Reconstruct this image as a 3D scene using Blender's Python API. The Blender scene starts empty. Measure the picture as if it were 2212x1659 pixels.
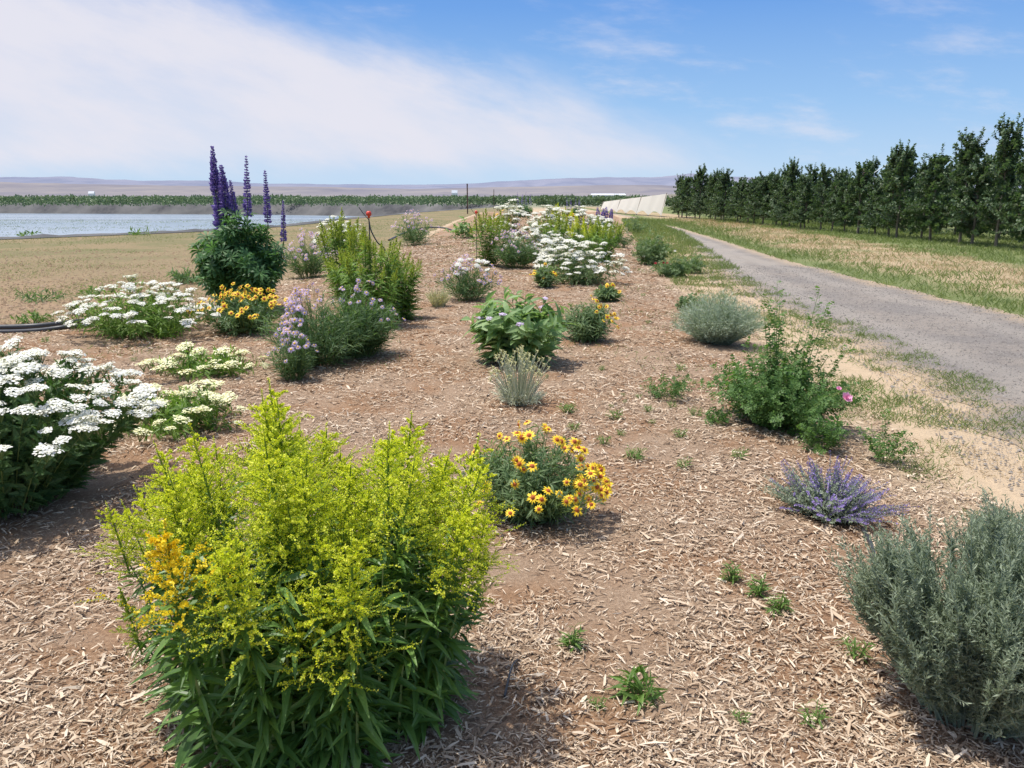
import bpy, bmesh, math, random
import numpy as np
from mathutils import Vector, Matrix, Quaternion
rng = np.random.default_rng(11)
random.seed(5)
SC = bpy.context.scene
C = SC.collection
# ---------------------------------------------------------------- camera geometry
F0, CX, CY, H = 1770., 1106., 829.5, 1.62
PT = math.atan((CY-426)/F0)
cP, sP = math.cos(PT), math.sin(PT)
def ray(px, py):
    a = (px-CX)/F0; b = (CY-py)/F0
    return a, cP+b*sP, b*cP-sP
def at(px, py, z=0.):
    dx, dy, dz = ray(px, py); t = (z-H)/dz
    return dx*t, dy*t
def ztop(py, Y):
    dx, dy, dz = ray(CX, py); return H+dz*Y/dy
# ---------------------------------------------------------------- helpers
def nrm(a): return a/np.maximum(np.linalg.norm(a, axis=-1, keepdims=True), 1e-9)
class MB:
    def __init__(s): s.v=[]; s.f=[]; s.m=[]; s.n=0
    def add(s, v, f, mi=0):
        v=np.asarray(v,float).reshape(-1,3); f=np.asarray(f,int)
        if len(f)==0: return
        s.v.append(v); s.f.append(f+s.n); s.m.append(np.full(len(f),mi)); s.n+=len(v)
    def inst(s, T, R, P, mi=0):
        tv,tf=T; n=len(P); k=len(tv)
        if n==0: return
        v=np.einsum('nij,kj->nki',R,tv)+P[:,None,:]
        f=(tf[None]+(np.arange(n)*k)[:,None,None]).reshape(-1,tf.shape[1])
        s.add(v.reshape(-1,3),f,mi)
    def mesh(s, name, mats, smooth=False, attr=None):
        V=np.concatenate(s.v).astype(np.float32)
        L=np.concatenate([f.ravel() for f in s.f]).astype(np.int32)
        tot=np.concatenate([np.full(len(f),f.shape[1]) for f in s.f])
        st=np.concatenate([[0],np.cumsum(tot)[:-1]]).astype(np.int32)
        me=bpy.data.meshes.new(name)
        me.vertices.add(len(V)); me.vertices.foreach_set('co',V.ravel())
        me.loops.add(len(L)); me.loops.foreach_set('vertex_index',L)
        me.polygons.add(len(tot)); me.polygons.foreach_set('loop_start',st)
        me.polygons.foreach_set('material_index',np.concatenate(s.m).astype(np.int32))
        me.polygons.foreach_set('use_smooth',np.full(len(tot),smooth))
        me.update(calc_edges=True)
        if attr is not None:
            a=me.attributes.new('edge','FLOAT','POINT'); a.data.foreach_set('value',np.asarray(attr,np.float32))
        for m in (mats if isinstance(mats,(list,tuple)) else [mats]): me.materials.append(m)
        return me
def obj(name, me, parent=None, loc=(0,0,0), quat=None, scale=None):
    o=bpy.data.objects.new(name,me); C.objects.link(o); o.location=loc
    if parent: o.parent=parent
    if quat is not None: o.rotation_mode='QUATERNION'; o.rotation_quaternion=quat
    if scale is not None: o.scale=(scale,)*3
    return o
def tag(o,label,cat,group=None,kind=None):
    if label: o['label']=label
    if cat: o['category']=cat
    if group: o['group']=group
    if kind: o['kind']=kind
    return o
def thing(name,label,cat,loc=(0,0,0),rz=0,group=None):
    o=bpy.data.objects.new(name,None); C.objects.link(o); o.location=loc; o.rotation_euler=(0,0,rz)
    o.empty_display_size=.1
    return tag(o,label,cat,group)
def frames(D,S,N=None):
    Y=nrm(D)
    if N is None: N=np.tile([0,0,1.],(len(D),1))+rng.normal(0,.25,(len(D),3))
    X=nrm(np.cross(Y,N)); Z=np.cross(X,Y)
    return np.stack([X,Y,Z],axis=-1)*np.asarray(S).reshape(-1,1,1)
def leafT(w=.12,segs=3,droop=.25,fold=.35,pk=.45):
    v=[];f=[]
    for i in range(segs+1):
        t=i/segs; hw=w*max(.12,math.sin(math.pi*t**(math.log(.5)/math.log(pk))) if 0<t<1 else .12)
        z=-droop*t*t
        v+=[(-hw,t,z+fold*hw),(0,t,z),(hw,t,z+fold*hw)]
    for i in range(segs):
        a=i*3; f+=[(a,a+1,a+4,a+3),(a+1,a+2,a+5,a+4)]
    return np.array(v),np.array(f)
def dia(w=.3,z=-.1,pk=.45): return np.array([(0,0,0),(w,pk,0.05),(0,1,z),(-w,pk,0.05)],float),np.array([(0,1,2,3)])
def multi(T,parts):
    tv,tf=T; V=[];Fc=[];n=0
    for (p,ang,pitch,s) in parts:
        ca,sa=math.cos(ang),math.sin(ang); cp,sp=math.cos(pitch),math.sin(pitch)
        v=tv*s
        v=np.stack([v[:,0],v[:,1]*cp-v[:,2]*sp,v[:,1]*sp+v[:,2]*cp],1)
        v=np.stack([v[:,0]*ca-v[:,1]*sa,v[:,0]*sa+v[:,1]*ca,v[:,2]],1)+np.array(p)
        V.append(v);Fc.append(tf+n);n+=len(v)
    return np.concatenate(V),np.concatenate(Fc)
L_LANCE=leafT(.09,4,.55,.4); L_NARROW=leafT(.055,2,.15,.3); L_BROAD=leafT(.19,4,.35,.3); L_D=dia(.28); L_DN=dia(.13,-.15); L_DT=dia(.06,-.05)
L_MID=leafT(.12,2,.3,.35); L_MIDL=leafT(.09,2,.4,.3)
L_PINN=multi(dia(.3,-.08),[((0,.62,0),0,0,.4),((0,.6,0),.95,0,.36),((0,.6,0),-.95,0,.36),((0,.3,0),1.05,0,.32),((0,.3,0),-1.05,0,.32),((0,.0,0),0,0,.16)])
L_PALM=multi(dia(.13,-.18,.6),[((0,0.0,0),a,.12,1.) for a in np.linspace(-2.6,2.6,8)])
L_FEATH=multi(dia(.16,0),[((0,.12+.11*i,0),s*.9,.25*((i%3)-1),.28*(1-.09*i)) for i in range(8) for s in(-1,1)]+[((0,0,0),0,0,1.)])
FLORET=(np.array([(math.cos(a),math.sin(a),.15*(i%2)) for i,a in enumerate(np.linspace(0,2*math.pi,6)[:-1])]),np.array([[0,1,2,3,4]]))
def bez(a,b,c,t):
    t=t[...,None]; return (1-t)**2*a+2*t*(1-t)*b+t*t*c
def tubes(mb,pts,rad,sides=3,mi=0,ref=(.9,.43,.1)):
    n,m,_=pts.shape; T=nrm(np.gradient(pts,axis=1)); r=np.array(ref)
    A=nrm(np.cross(T,r)); B=np.cross(T,A); rad=np.broadcast_to(np.asarray(rad,float),(n,m))
    an=np.linspace(0,2*math.pi,sides+1)[:-1]
    V=pts[:,:,None,:]+rad[:,:,None,None]*(np.cos(an)[None,None,:,None]*A[:,:,None,:]+np.sin(an)[None,None,:,None]*B[:,:,None,:])
    i=np.arange(m-1)[:,None]*sides; j=np.arange(sides)[None]; j2=(j+1)%sides
    f=np.stack([i+j,i+j2,i+sides+j2,i+sides+j],-1).reshape(-1,4)
    F=(f[None]+(np.arange(n)*m*sides)[:,None,None]).reshape(-1,4)
    mb.add(V.reshape(-1,3),F,mi)
def leafy(mb,P0,P1,P2,nl,T,size,t0=.1,t1=1.,ang=60,jit=.3,sr=.003,ml=0,ms=1,taper=.5,stem=True,Nup=0.,m=5):
    n=len(P0)
    if stem:
        tt=np.linspace(0,1,m)[None].repeat(n,0)
        tubes(mb,bez(P0[:,None],P1[:,None],P2[:,None],tt),(sr*np.linspace(1.3,.5,m))[None],3,ms)
    if nl==0: return
    t=t0+(t1-t0)*(np.arange(nl)[None]+rng.random((n,nl)))/nl
    pos=bez(P0[:,None],P1[:,None],P2[:,None],t).reshape(-1,3)
    tan=nrm((2*(1-t)[...,None]*(P1-P0)[:,None]+2*t[...,None]*(P2-P1)[:,None]).reshape(-1,3))
    az=rng.random(n*nl)*2*math.pi
    A=nrm(np.cross(tan,[.9,.4,.05])); B=np.cross(tan,A)
    rad=np.cos(az)[:,None]*A+np.sin(az)[:,None]*B
    a=math.radians(ang)*rng.uniform(.75,1.2,(n*nl,1))
    D=np.cos(a)*tan+np.sin(a)*rad+rng.normal(0,jit*.4,(n*nl,3))
    S=size*(1-taper*t.reshape(-1))*rng.uniform(.7,1.2,n*nl)
    mb.inst(T,frames(D,S,tan+np.array([0,0,Nup])+rng.normal(0,.3,(n*nl,3))),pos,ml)
def dome(n,r,h,k=.45,base=.22,lo=.8,bend=.6,rp=.5,irr=.09):
    u=rng.random(n)**rp; a=(np.arange(n)*2.39996+rng.random(n)*.7); p1,p2=rng.random(2)*6.28
    lob=1+irr*np.sin(2*a+p1)+irr*.8*np.sin(5*a+p2)*u
    x=u*r*lob*np.cos(a); y=u*r*lob*np.sin(a); z=h*(1-k*u**2)*rng.uniform(lo,1,n)*(1-irr*.3+irr*.6*np.sin(3*a+p2))
    P2=np.stack([x,y,z],1); P0=np.stack([x*base,y*base,np.full(n,-.01)],1)
    P1=np.stack([x*.62,y*.62,z*bend],1)
    return P0,P1,P2
# ---------------------------------------------------------------- materials
def newmat(name):
    m=bpy.data.materials.new(name); m.use_nodes=True; nt=m.node_tree
    b=nt.nodes['Principled BSDF']; return m,nt,b
def ramp(nt,fac,stops):
    r=nt.nodes.new('ShaderNodeValToRGB'); e=r.color_ramp.elements
    while len(e)<len(stops): e.new(.5)
    for i,(p,c) in enumerate(stops): e[i].position=p; e[i].color=(*c,1)
    nt.links.new(fac,r.inputs[0]); return r.outputs[0]
def noise(nt,scale,detail=4,vec=None,rough=.55):
    n=nt.nodes.new('ShaderNodeTexNoise'); n.inputs['Scale'].default_value=scale; n.inputs['Detail'].default_value=detail; n.inputs['Roughness'].default_value=rough
    if vec is None:
        tc=nt.nodes.new('ShaderNodeNewGeometry'); vec=tc.outputs['Position']
    nt.links.new(vec,n.inputs['Vector']); return n.outputs['Fac']
def mixc(nt,f,a,b,mode='MIX'):
    m=nt.nodes.new('ShaderNodeMix'); m.data_type='RGBA'; m.blend_type=mode
    for s,v in ((m.inputs[0],f),(m.inputs[6],a),(m.inputs[7],b)):
        if isinstance(v,(int,float)): s.default_value=v
        elif isinstance(v,tuple): s.default_value=(*v,1)
        else: nt.links.new(v,s)
    return m.outputs[2]
def math_(nt,op,a,b=None,clamp=False):
    m=nt.nodes.new('ShaderNodeMath'); m.operation=op; m.use_clamp=clamp
    for i,v in enumerate((a,b)):
        if v is None: continue
        if isinstance(v,(int,float)): m.inputs[i].default_value=v
        else: nt.links.new(v,m.inputs[i])
    return m.outputs[0]
def mrange(nt,v,a,b,c=0.,d=1.,smooth=True):
    m=nt.nodes.new('ShaderNodeMapRange'); m.interpolation_type='SMOOTHSTEP' if smooth else 'LINEAR'
    nt.links.new(v,m.inputs[0])
    for i,x in enumerate((a,b,c,d)): m.inputs[i+1].default_value=x
    return m.outputs[0]
def bump(nt,b,h,strength=.5,dist=.02):
    n=nt.nodes.new('ShaderNodeBump'); n.inputs['Strength'].default_value=strength; n.inputs['Distance'].default_value=dist
    nt.links.new(h,n.inputs['Height']); nt.links.new(n.outputs[0],b.inputs['Normal'])
def leafmat(name,cols,trans=.38,rough=.5,spec=.35,tm=(1.35,1.45,.8)):
    m,nt,b=newmat(name); g=nt.nodes.new('ShaderNodeNewGeometry')
    st=[(i/max(1,len(cols)-1),c) for i,c in enumerate(cols)]
    col=ramp(nt,g.outputs['Random Per Island'],st)
    nt.links.new(col,b.inputs['Base Color']); b.inputs['Roughness'].default_value=rough; b.inputs['Specular IOR Level'].default_value=spec
    if trans>0:
        t=nt.nodes.new('ShaderNodeBsdfTranslucent'); nt.links.new(mixc(nt,1.,col,tm,'MULTIPLY'),t.inputs[0])
        x=nt.nodes.new('ShaderNodeMixShader'); x.inputs[0].default_value=trans
        nt.links.new(b.outputs[0],x.inputs[1]); nt.links.new(t.outputs[0],x.inputs[2])
        nt.links.new(x.outputs[0],nt.nodes['Material Output'].inputs[0])
    return m
def plain(name,c,rough=.6,var=.15,scale=30,metal=0):
    m,nt,b=newmat(name); f=noise(nt,scale)
    nt.links.new(ramp(nt,f,[(.3,tuple(x*(1-var) for x in c)),(.7,tuple(min(1,x*(1+var)) for x in c))]),b.inputs['Base Color'])
    b.inputs['Roughness'].default_value=rough; b.inputs['Metallic'].default_value=metal; return m
M={}
TY=(1.15,1.1,.7)
M['gold_leaf']=leafmat('goldenrod_leaf',[(.065,.14,.03),(.11,.22,.045),(.19,.33,.08)],.38,.42,.45)
M['lime_leaf']=leafmat('lime_leaf',[(.10,.19,.035),(.17,.29,.05),(.24,.37,.07)])
M['stem']=leafmat('stem_green',[(.12,.19,.05),(.19,.26,.08)],0)
M['gold']=leafmat('goldenrod_florets',[(.46,.58,.04),(.68,.75,.04),(.84,.85,.06),(.9,.88,.18)],.42,tm=(1.2,1.2,.7))
M['gold_lime']=leafmat('goldenrod_buds',[(.28,.39,.06),(.42,.52,.07),(.60,.63,.10)],.4,tm=(1.2,1.2,.7))
M['gold_orange']=leafmat('goldenrod_golden',[(.84,.62,.015),(.92,.72,.02),(.95,.8,.06)],.3,tm=TY)
M['yar_leaf']=leafmat('yarrow_leaf',[(.06,.13,.04),(.10,.19,.065),(.16,.26,.1)])
M['white']=leafmat('white_petals',[(.7,.7,.6),(.82,.82,.76),(.88,.88,.85)],.2,tm=TY)
M['cream']=leafmat('cream_petals',[(.72,.72,.35),(.82,.81,.5),(.87,.86,.62)],.2,tm=TY)
M['dark_leaf']=leafmat('dark_leaf',[(.07,.13,.05),(.105,.185,.07),(.16,.25,.095)])
M['grey_leaf']=leafmat('grey_green_leaf',[(.09,.155,.065),(.15,.23,.095),(.22,.3,.135)])
M['lup_leaf']=leafmat('lupine_leaf',[(.05,.12,.045),(.08,.18,.06),(.13,.26,.09)])
M['milk_leaf']=leafmat('milkweed_leaf',[(.15,.25,.09),(.22,.34,.13),(.32,.44,.2)],.35)
M['rose_leaf']=leafmat('rose_leaf',[(.07,.14,.04),(.115,.22,.06),(.17,.29,.08)])
M['silver']=leafmat('silver_leaf',[(.24,.30,.22),(.33,.40,.30),(.44,.50,.39)],.25)
M['pale']=leafmat('pale_grey_green_stem',[(.46,.5,.34),(.58,.61,.44),(.68,.7,.54)],.25,tm=(1,1,1))
M['sage']=leafmat('sagebrush_leaf',[(.20,.25,.165),(.28,.34,.235),(.38,.44,.32)],.28,tm=(1.2,1.2,.9))
M['straw']=leafmat('straw_stem',[(.45,.45,.24),(.57,.55,.33),(.65,.61,.42)],.2)
M['purple']=leafmat('catmint_purple',[(.26,.18,.48),(.36,.27,.6),(.48,.38,.7)],.25,tm=(1,1,1))
M['lupine']=leafmat('lupine_petals',[(.24,.18,.48),(.36,.28,.62),(.52,.44,.76)],.25,tm=(1,1,1))
M['lav']=leafmat('aster_petals',[(.56,.4,.68),(.68,.52,.78),(.78,.66,.85)],.25,tm=(1,1,1))
M['centre_y']=plain('aster_centre',(.7,.45,.05),.8)
M['centre_o']=plain('blanket_centre',(.38,.09,.02),.8)
M['pink']=leafmat('pink_petals',[(.8,.3,.5),(.85,.42,.6)],.2,tm=(1,1,1))
M['redp']=leafmat('red_petals',[(.5,.04,.05),(.6,.08,.09)],.2,tm=(1,1,1))
M['weed']=leafmat('weed_leaf',[(.1,.18,.04),(.15,.26,.055),(.19,.31,.08)])
M['tree_leaf']=leafmat('apple_leaf',[(.045,.085,.042),(.07,.125,.055),(.105,.17,.075),(.17,.22,.12)],.32,.45,.4)  # greens lightened to put slight aerial haze into the leaf colour
M['far_leaf']=leafmat('far_orchard_leaf',[(.1,.15,.08),(.13,.19,.095),(.16,.22,.115)],.2)
M['grass']=leafmat('grass_blade',[(.13,.18,.055),(.19,.25,.08),(.26,.3,.11)],.3)
M['drygrass']=leafmat('dry_grass_blade',[(.38,.29,.18),(.48,.38,.23),(.56,.46,.31)],.3,tm=TY)
M['chip']=leafmat('wood_chip',[(.19,.125,.08),(.32,.225,.15),(.46,.345,.24),(.57,.45,.325),(.70,.59,.46)],0,.85,.15)
M['bark']=plain('bark',(.16,.14,.11),.9,.3,20)
M['hose']=plain('black_pipe',(.04,.042,.046),.45)
M['red']=plain('red_plastic',(.7,.06,.03),.4)
M['rust']=plain('rusty_post',(.12,.07,.05),.8)
M['cloth']=leafmat('shade_cloth',[(.68,.65,.58),(.68,.66,.59)],.25,.8,tm=(1,1,1))
M['wood']=plain('grey_wood',(.35,.31,.25),.8)
M['stone']=leafmat('gravel_stone',[(.14,.125,.115),(.23,.21,.19),(.36,.33,.3)],0,.9,.1)
M['clod']=leafmat('dirt_clod',[(.25,.165,.105),(.33,.235,.15),(.42,.31,.21)],0,.95,.1)
M['whitepaint']=plain('white_paint',(.7,.72,.75),.5)
m,nt,b=newmat('blanket_petals'); tc=nt.nodes.new('ShaderNodeTexCoord'); vl=nt.nodes.new('ShaderNodeVectorMath'); vl.operation='LENGTH'
nt.links.new(tc.outputs['Object'],vl.inputs[0]); nt.links.new(ramp(nt,vl.outputs['Value'],[(.0095,(.6,.08,.01)),(.012,(.9,.42,.012)),(.0145,(.95,.66,.02))]),b.inputs['Base Color']); b.inputs['Roughness'].default_value=.6
M['blanket']=m
# ---------------------------------------------------------------- edges of the strips
def prof(pts):
    p=sorted([(y,x) for x,y in pts]); ys=np.array([a for a,_ in p]); xs=np.array([b for _,b in p])
    return lambda y: np.interp(y,ys,xs)
bedL=prof([(-6.5,.5),(-7.2,4.),at(-350,740),at(0,728),at(200,695),at(600,610),at(850,540),at(980,478),at(1050,455)])
bedR=prof([(3.3,.5),at(2212,1150),at(2000,1010),at(1880,910),at(1680,770),at(1520,650),at(1410,560),at(1375,505),at(1345,470),at(1300,452)])
roadL=prof([(4.2,.5),(3.3,2.),at(2212,1010),at(2000,830),at(1850,745),at(1700,675),at(1575,612),at(1510,555),at(1445,502),at(1395,483),at(1360,470)])
roadR=prof([(7.8,.5),(7.2,5),at(2212,684),at(1900,612),at(1700,563),at(1550,516),at(1475,494),at(1418,482),at(1375,469)])
def gh(x,y):
    x=np.asarray(x,float); y=np.asarray(y,float)
    e=np.minimum(x-bedL(y),bedR(y)-x); s=np.clip(e/1.2,0,1); s=s*s*(3-2*s)
    return .004+s*(.07+.012*np.sin(x*5.1+y*2.3)*np.sin(y*4.1-x)+.015*np.sin(x*1.7+1)*np.sin(y*1.3))
def atg(px,py):
    z=0.
    for _ in range(4):
        x,y=at(px,py,z); z=float(gh(x,y))
    return x,y,z
def vnoise(x,s,seed=0):
    r=np.random.default_rng(seed).random(4096); xi=np.floor(x/s).astype(int); f=x/s-xi; f=f*f*(3-2*f)
    return r[xi%4096]*(1-f)+r[(xi+1)%4096]*f
def vn2(x,y,s,seed=0):
    r=np.random.default_rng(seed).random((256,256)); xi=np.floor(x/s).astype(int); yi=np.floor(y/s).astype(int); f=x/s-xi; g=y/s-yi; f=f*f*(3-2*f); g=g*g*(3-2*g)
    q=lambda a,b:r[a%256,b%256]
    return (q(xi,yi)*(1-f)+q(xi+1,yi)*f)*(1-g)+(q(xi,yi+1)*(1-f)+q(xi+1,yi+1)*f)*g
def strip(name,L,R,y0,y1,rows,cols,zf,mat_,jag=.1,seed=1,z0=.0015):
    ys=y0*(y1/y0)**np.linspace(0,1,rows)
    l=L(ys)+jag*(vnoise(ys,.35,seed)-.5)*2+jag*1.2*(vnoise(ys,1.3,seed+5)-.5); r=R(ys)+jag*(vnoise(ys,.3,seed+9)-.5)*2+jag*1.2*(vnoise(ys,1.1,seed+4)-.5)
    u=np.linspace(0,1,cols); u=u*u*(3-2*u)*.6+u*.4
    X=l[:,None]+(r-l)[:,None]*u[None]; Y=ys[:,None].repeat(cols,1); Z=zf(X,Y)
    E=np.minimum(X-l[:,None],r[:,None]-X); Z=z0+(Z-z0)*np.clip(E/.2,0,1)
    mb=MB(); i=np.arange(rows-1)[:,None]*cols; j=np.arange(cols-1)[None]
    f=np.stack([i+j,i+j+1,i+cols+j+1,i+cols+j],-1).reshape(-1,4)
    mb.add(np.stack([X,Y,Z],-1),f)
    o=obj(name,mb.mesh(name,mat_,True,E.ravel())); o['kind']='structure'; return o
def attr(nt,n='edge'):
    a=nt.nodes.new('ShaderNodeAttribute'); a.attribute_name=n; return a.outputs['Fac']
m,nt,b=newmat('mulch_soil'); n1=noise(nt,1.3,4); n2=noise(nt,70,6,rough=.7); n3=noise(nt,220,3)
c=ramp(nt,n2,[(.32,(.17,.11,.07)),(.5,(.30,.205,.135)),(.66,(.48,.365,.26))]); c2=ramp(nt,n3,[(.3,(.23,.15,.1)),(.7,(.46,.34,.24))])
c=mixc(nt,.4,c,c2); c=mixc(nt,mrange(nt,n1,.42,.6),c,mixc(nt,1.,c,(.9,.77,.66),'MULTIPLY'))
SAND=mixc(nt,noise(nt,7,7,rough=.65),(.4,.3,.195),(.54,.42,.29))
ed=mrange(nt,math_(nt,'ADD',attr(nt),math_(nt,'MULTIPLY',n1,-.5)),-.15,.3); c=mixc(nt,ed,SAND,c)
nt.links.new(c,b.inputs['Base Color']); b.inputs['Roughness'].default_value=.95; b.inputs['Specular IOR Level'].default_value=.15; bump(nt,b,n2,.8,.02); M['soil']=m
m,nt,b=newmat('dry_ground'); g=nt.nodes.new('ShaderNodeNewGeometry'); sx=nt.nodes.new('ShaderNodeSeparateXYZ'); nt.links.new(g.outputs['Position'],sx.inputs[0])
n1=noise(nt,.3,6); n2=noise(nt,7,7,rough=.65); n3=noise(nt,50,5)
dirt=mixc(nt,n2,(.27,.175,.11),(.40,.285,.19)); dirt=mixc(nt,mrange(nt,n3,.45,.6,0,.8),dirt,(.23,.155,.1))
gr=mixc(nt,n2,(.16,.15,.075),(.235,.2,.11))
far=mixc(nt,mrange(nt,math_(nt,'ADD',sx.outputs['Y'],math_(nt,'MULTIPLY',n1,22)),22,36),dirt,gr)
far=mixc(nt,mrange(nt,n1,.45,.56,0,.65),far,(.29,.21,.13)); far=mixc(nt,mrange(nt,n2,.48,.62,0,.55),far,(.15,.145,.065))
sand=mixc(nt,n2,(.4,.3,.195),(.54,.42,.29)); sand=mixc(nt,mrange(nt,n3,.5,.62,0,.5),sand,(.34,.26,.175))
far=mixc(nt,mrange(nt,sx.outputs['X'],.5,1.5),far,sand)
vf=mixc(nt,noise(nt,.004,4),(.16,.19,.12),(.3,.29,.22))
far=mixc(nt,mrange(nt,sx.outputs['Y'],100,160),far,vf)
nt.links.new(far,b.inputs['Base Color']); b.inputs['Roughness'].default_value=.95; b.inputs['Specular IOR Level'].default_value=.1; bump(nt,b,n2,.7,.06); M['ground']=m
m,nt,b=newmat('gravel'); n1=noise(nt,.7,5); n2=noise(nt,90,5,rough=.7); n3=noise(nt,9,6,rough=.65)
c=ramp(nt,n2,[(.3,(.15,.135,.125)),(.5,(.235,.213,.195)),(.7,(.33,.3,.275))]); c=mixc(nt,mrange(nt,n1,.38,.62,0,.75),c,(.31,.27,.23)); c=mixc(nt,mrange(nt,n3,.48,.64,0,.6),c,(.165,.15,.14))
E_=attr(nt); trk=mrange(nt,math_(nt,'ABSOLUTE',math_(nt,'ADD',math_(nt,'SUBTRACT',E_,.85),math_(nt,'MULTIPLY',math_(nt,'SUBTRACT',n1,.5),.5))),.38,.08,0,.5); c=mixc(nt,trk,c,(.35,.315,.275))
e=math_(nt,'ADD',E_,math_(nt,'MULTIPLY',n3,-1.3)); c=mixc(nt,mrange(nt,e,-.72,-.1),mixc(nt,noise(nt,7,7,rough=.65),(.36,.275,.185),(.48,.375,.265)),c)
nt.links.new(c,b.inputs['Base Color']); b.inputs['Roughness'].default_value=.95; b.inputs['Specular IOR Level'].default_value=.1; bump(nt,b,n2,.8,.02); M['gravel']=m
m,nt,b=newmat('verge_grass'); n1=noise(nt,.5,5); n2=noise(nt,22,6)
c=mixc(nt,n2,(.33,.245,.15),(.48,.375,.245)); g_=mixc(nt,n2,(.125,.16,.06),(.205,.225,.1))
e=attr(nt); w=math_(nt,'ADD',e,math_(nt,'MULTIPLY',n1,2.6))
f1=mrange(nt,w,1.7,2.9); f2=mrange(nt,w,5.4,6.6); f=math_(nt,'SUBTRACT',f1,f2)
c=mixc(nt,f,g_,c); c=mixc(nt,mrange(nt,n1,.5,.64,0,.6),c,g_)
nt.links.new(c,b.inputs['Base Color']); b.inputs['Roughness'].default_value=.95; b.inputs['Specular IOR Level'].default_value=.1; bump(nt,b,n2,.8,.05); M['verge']=m
strip('mulch_bed',bedL,bedR,1.2,90,420,90,gh,M['soil'],.12,3)
strip('gravel_road',roadL,roadR,1.2,95,300,40,lambda x,y:np.full_like(x,.008),M['gravel'],.16,21,.004)
strip('grass_verge',lambda y:roadR(y)-.05,lambda y:np.full_like(y,60.),1.2,140,200,80,lambda x,y:np.full_like(x,.006)+.05*np.clip((x-roadR(y))/2,0,1),M['verge'],.14,33,.0012)
# ---------------------------------------------------------------- ground with the pond cut out, pond bank, water
rim=np.array([at(-900,562),at(-300,532),at(0,517),at(300,506),at(520,496),at(640,486),at(760,472),at(900,459),at(1000,452),at(1085,446),at(1060,441.5),at(600,439),at(0,438),at(-900,437.5)])
cen=rim.mean(0)
def densify(P,k):
    out=[]
    for i in range(len(P)):
        a=P[i];b_=P[(i+1)%len(P)]
        for j in range(k): out.append(a+(b_-a)*j/k)
    return np.array(out)
rimd=densify(rim,10); rimd+=rng.normal(0,.05,rimd.shape)
bm=bmesh.new()
def loop(P,z):
    vs=[bm.verts.new((p[0],p[1],z)) for p in P]; return [bm.edges.new((vs[i],vs[(i+1)%len(vs)])) for i in range(len(vs))]
es=loop([(-14000,-40),(14000,-40),(14000,14000),(-14000,14000)],0)+loop(rimd,0)
bmesh.ops.triangle_fill(bm,use_beauty=True,use_dissolve=False,edges=es,normal=(0,0,1))
me=bpy.data.meshes.new('ground'); bm.to_mesh(me); bm.free(); me.materials.append(M['ground']); o=obj('ground',me); o['kind']='structure'
def inset(P,d):
    T=np.roll(P,-1,0)-np.roll(P,1,0); N=nrm(np.stack([-T[:,1],T[:,0]],1))
    if ((cen-P)*N).sum()<0: N=-N
    return P+N*d
m,nt,b=newmat('pond_liner'); n1=noise(nt,.12,5); n2=noise(nt,1.2,5)
c=ramp(nt,n1,[(.36,(.06,.06,.065)),(.5,(.11,.11,.11)),(.66,(.17,.165,.16))]); c=mixc(nt,mrange(nt,n2,.45,.6,0,.4),c,(.13,.125,.12))
nt.links.new(c,b.inputs['Base Color']); b.inputs['Roughness'].default_value=.9; b.inputs['Specular IOR Level'].default_value=.1; M['liner']=m
mb=MB(); n=len(rimd); rings=[np.c_[inset(rimd,-.45),np.full(n,.02)],np.c_[rimd,np.full(n,.10)+rng.normal(0,.015,n)],np.c_[inset(rimd,1.),np.full(n,-.35)],np.c_[inset(rimd,5.5),np.full(n,-3.6)]]
V=np.concatenate(rings); F=[]
for k in range(3):
    for i in range(n):
        j=(i+1)%n; F.append((k*n+i,k*n+j,(k+1)*n+j,(k+1)*n+i))
mb.add(V,F); o=obj('pond_bank',mb.mesh('pond_bank',M['liner'],True)); o['kind']='structure'
m,nt,b=newmat('pond_water'); b.inputs['Base Color'].default_value=(.27,.33,.39,1); b.inputs['Roughness'].default_value=.25; b.inputs['Specular IOR Level'].default_value=.5
n1=noise(nt,.6,3); bump(nt,b,n1,.05,.05); M['water']=m
wp=inset(rimd,4.3); mb=MB(); mb.add(np.r_[np.c_[wp,np.full(n,-3.0)],[[cen[0],cen[1],-3.0]]],[(i,(i+1)%n,n) for i in range(n)]); o=obj('pond_water',mb.mesh('pond_water',M['water'])); o['kind']='structure'
# ---------------------------------------------------------------- hills
def hills(name,prof_,Yr,Yb,seed,cols,mcols):
    m,nt,b=newmat(name); n1=noise(nt,.0016,6,rough=.6)
    nt.links.new(ramp(nt,n1,[(.35,mcols[0]),(.65,mcols[1])]),b.inputs['Base Color']); b.inputs['Roughness'].default_value=1; b.inputs['Specular IOR Level'].default_value=0  # haze of distance is mixed into the hill base colours
    px=np.array([p[0] for p in prof_],float); py=np.array([p[1] for p in prof_],float)
    xs=np.linspace(-900,3100,cols); top=np.interp(xs,px,py); rows=30
    X=[];Y=[];Z=[]
    hs=(426-top)/F0*Yr*.985
    hs=hs+(vnoise(xs,37,seed)-.5)*.05*hs+(vnoise(xs,11,seed+1)-.5)*.025*hs
    for k in range(rows):
        s=k/(rows-1); y=Yb+(Yr-Yb)*s
        gul=(vnoise(xs+40*s,28,seed+3)-.5)*.35+(vnoise(xs-25*s,13,seed+4)-.5)*.2
        z=hs*np.clip(s**1.1+gul*s*(1-s)*2.2,0,1.0)-2*(1-s)
        X.append((xs-CX)/F0*Yr*1.0); Y.append(np.full(cols,y)); Z.append(z)
    mb=MB(); i=np.arange(rows-1)[:,None]*cols; j=np.arange(cols-1)[None]
    mb.add(np.stack([np.array(X),np.array(Y),np.array(Z)],-1),np.stack([i+j,i+j+1,i+cols+j+1,i+cols+j],-1).reshape(-1,4))
    o=obj(name,mb.mesh(name,m,True)); o['kind']='structure'
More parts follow.
